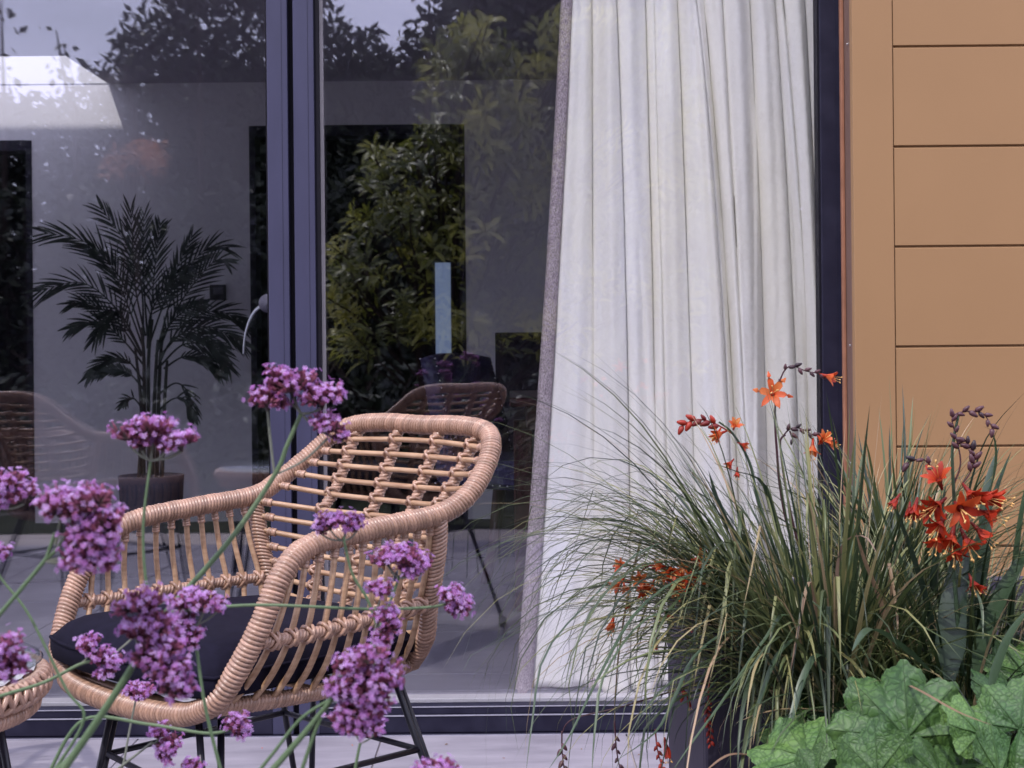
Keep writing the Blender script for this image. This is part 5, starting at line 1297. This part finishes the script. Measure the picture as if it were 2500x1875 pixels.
verbena('dark crowded verbena heads in front of the armchair cushion', 1.06, [(345, 1450, 120, (345, 1590), .2), (365, 1500, 115, (345, 1590), .6), (385, 1560, 125, (345, 1590), .8), (420, 1610, 105, (345, 1590), .6), (435, 1660, 90, (345, 1590), .5), (330, 1520, 80, (345, 1590), .3)],
  [([(345, 1590), (300, 1665), (210, 1800), (150, 1885)], 20), ([(345, 1590), (275, 1700), (205, 1810), (135, 1885)], 12)], seed=8)
verbena('verbena heads beside the long green stem, right of the dark crowded ones', 1.22, [(455, 1452, 85, (460, 1560)), (500, 1455, 85, (460, 1560)), (445, 1500, 80, (460, 1560), .6), (465, 1540, 80, (460, 1560), .8), (532, 1470, 45, (470, 1530))],
  [([(478, 1565), (500, 1720), (540, 1885)], 9)], seed=9)
verbena('three small verbena heads lying before the cushion corner near the table', 1.35, [(218, 1560, 68, (200, 1618)), (247, 1590, 72, (250, 1625)), (280, 1605, 62, (250, 1625)), (262, 1632, 58, (250, 1625))], [([(262, 1610), (200, 1620), (110, 1665), (0, 1700), (-60, 1725)], 9), ([(262, 1610), (330, 1550), (345, 1500)], 6)], seed=10)
verbena('single round verbena head low before the front rail of the seat', 1.5, [(338, 1675, 82)], [([(332, 1705), (315, 1790), (302, 1862), (290, 1890)], 6)], seed=11)
verbena('verbena head below the seat rail with a tuft hanging under it', 1.4, [(388, 1775, 62, (370, 1815)), (415, 1805, 70, (370, 1815), .6), (405, 1830, 55, (370, 1815), .9)], [([(372, 1812), (300, 1868), (270, 1890)], 7)], seed=12)
verbena('verbena head under the near seat corner on a stem from the left', 1.35, [(577, 1752, 68, (560, 1780)), (590, 1775, 50, (560, 1780), .6)], [([(562, 1782), (500, 1790), (360, 1768), (205, 1757), (120, 1885)], 9)], seed=13)
verbena('verbena head just entering at the bottom edge below the chair', 1.3, [(468, 1860, 64)], [([(468, 1880), (468, 1900)], 6)], seed=14)
verbena('flat verbena head in front of the near armrest', 1.3, [(805, 1262, 75, (838, 1320)), (845, 1258, 80, (838, 1320)), (868, 1275, 55, (838, 1320)), (785, 1285, 45, (838, 1320))], [([(838, 1310), (860, 1400), (900, 1470), (925, 1560), (905, 1650)], 8)], seed=15)
verbena('wide verbena head in front of the rear end of the near armrest', 1.28, [(945, 1345, 85, (975, 1410)), (990, 1345, 90, (975, 1410)), (1030, 1365, 75, (975, 1410)), (1000, 1375, 70, (975, 1410), .7)], [([(975, 1405), (960, 1450), (925, 1540), (900, 1640)], 8)], seed=16)
verbena('verbena head on a level stem to the right of the armchair', 1.33, [(1105, 1440, 72, (1085, 1475), .5), (1125, 1465, 70, (1085, 1475), .7), (1110, 1475, 55, (1085, 1475), .9)], [([(1088, 1475), (1040, 1483), (900, 1487), (640, 1477), (470, 1488), (380, 1500)], 8)], seed=17)
verbena('string of small verbena heads over the near side rail', 1.25, [(930, 1425, 72, (915, 1490)), (945, 1490, 70, (915, 1490), .6), (955, 1520, 60, (915, 1490), .6), (935, 1545, 60, (915, 1490), .7)], [([(915, 1480), (925, 1500), (905, 1580), (880, 1700)], 6)], seed=18)
verbena('tall dense verbena mass covering the rear seat corner', 1.10, [(905, 1585, 95, (880, 1700)), (860, 1610, 100, (880, 1700), .4), (940, 1630, 95, (880, 1700), .5), (895, 1640, 110, (880, 1700), .9), (835, 1665, 80, (880, 1700), .5), (880, 1700, 105, (870, 1780), .9), (915, 1690, 90, (870, 1780), .8), (850, 1730, 90, (870, 1780), .7), (895, 1750, 85, (870, 1780), .6)],
  [([(830, 1680), (760, 1770), (700, 1840), (660, 1885)], 16), ([(825, 1690), (780, 1760), (735, 1885)], 10), ([(840, 1690), (740, 1750), (670, 1835), (630, 1885)], 9)], seed=19)
verbena('small verbena heads on a forked stalk at the foot of the dense mass', 1.3, [(880, 1755, 60, (880, 1815)), (920, 1765, 45, (880, 1815)), (860, 1745, 50, (880, 1815))], [([(880, 1812), (872, 1850), (865, 1890)], 8)], seed=20)
verbena('verbena head rising at the bottom edge right of the chair legs', 1.12, [(1065, 1862, 95), (1100, 1880, 70), (1035, 1880, 70)], [([(1065, 1885), (1065, 1900)], 8)], seed=21)

random.seed(123)
for i, (u, v) in enumerate([(690, 1850), (1090, 1815), (1230, 1850), (1420, 1830), (640, 1820), (1560, 1845), (860, 1815)]):
    z = .002; d = (CH-z)*FPX/(v-YH); p = W(u, v, d); mb = MB(); a = U(0, 6.28); L_ = U(.006, .012); dv = Vector((cos(a), sin(a), 0)); sv = Vector((-sin(a), cos(a), 0))
    mb.add([dv*-L_*.5, sv*L_*.22+Vector((0, 0, .002)), dv*L_*.5+Vector((0, 0, .0015)), -sv*L_*.22+Vector((0, 0, .001))], [(0, 1, 2, 3)], rnd=R())
    o = mb.build('fallen_petal', M['dry'] if i % 2 else M['petal']); o.location = (p.x, p.y, 0.001)
    tag(o, ['tiny orange petal scrap on the paving below the armchair legs', 'pale dry petal scrap on the paving close under the door sill', 'orange petal scrap on the paving midway between armchair and planter', 'dry straw scrap on the paving under the hanging seed stem', 'orange petal scrap on the paving directly under the armchair seat', 'dry scrap on the paving nearest the planter side', 'orange petal scrap on the paving behind the near chair leg'][i], 'petal', 'petal scraps on the paving')
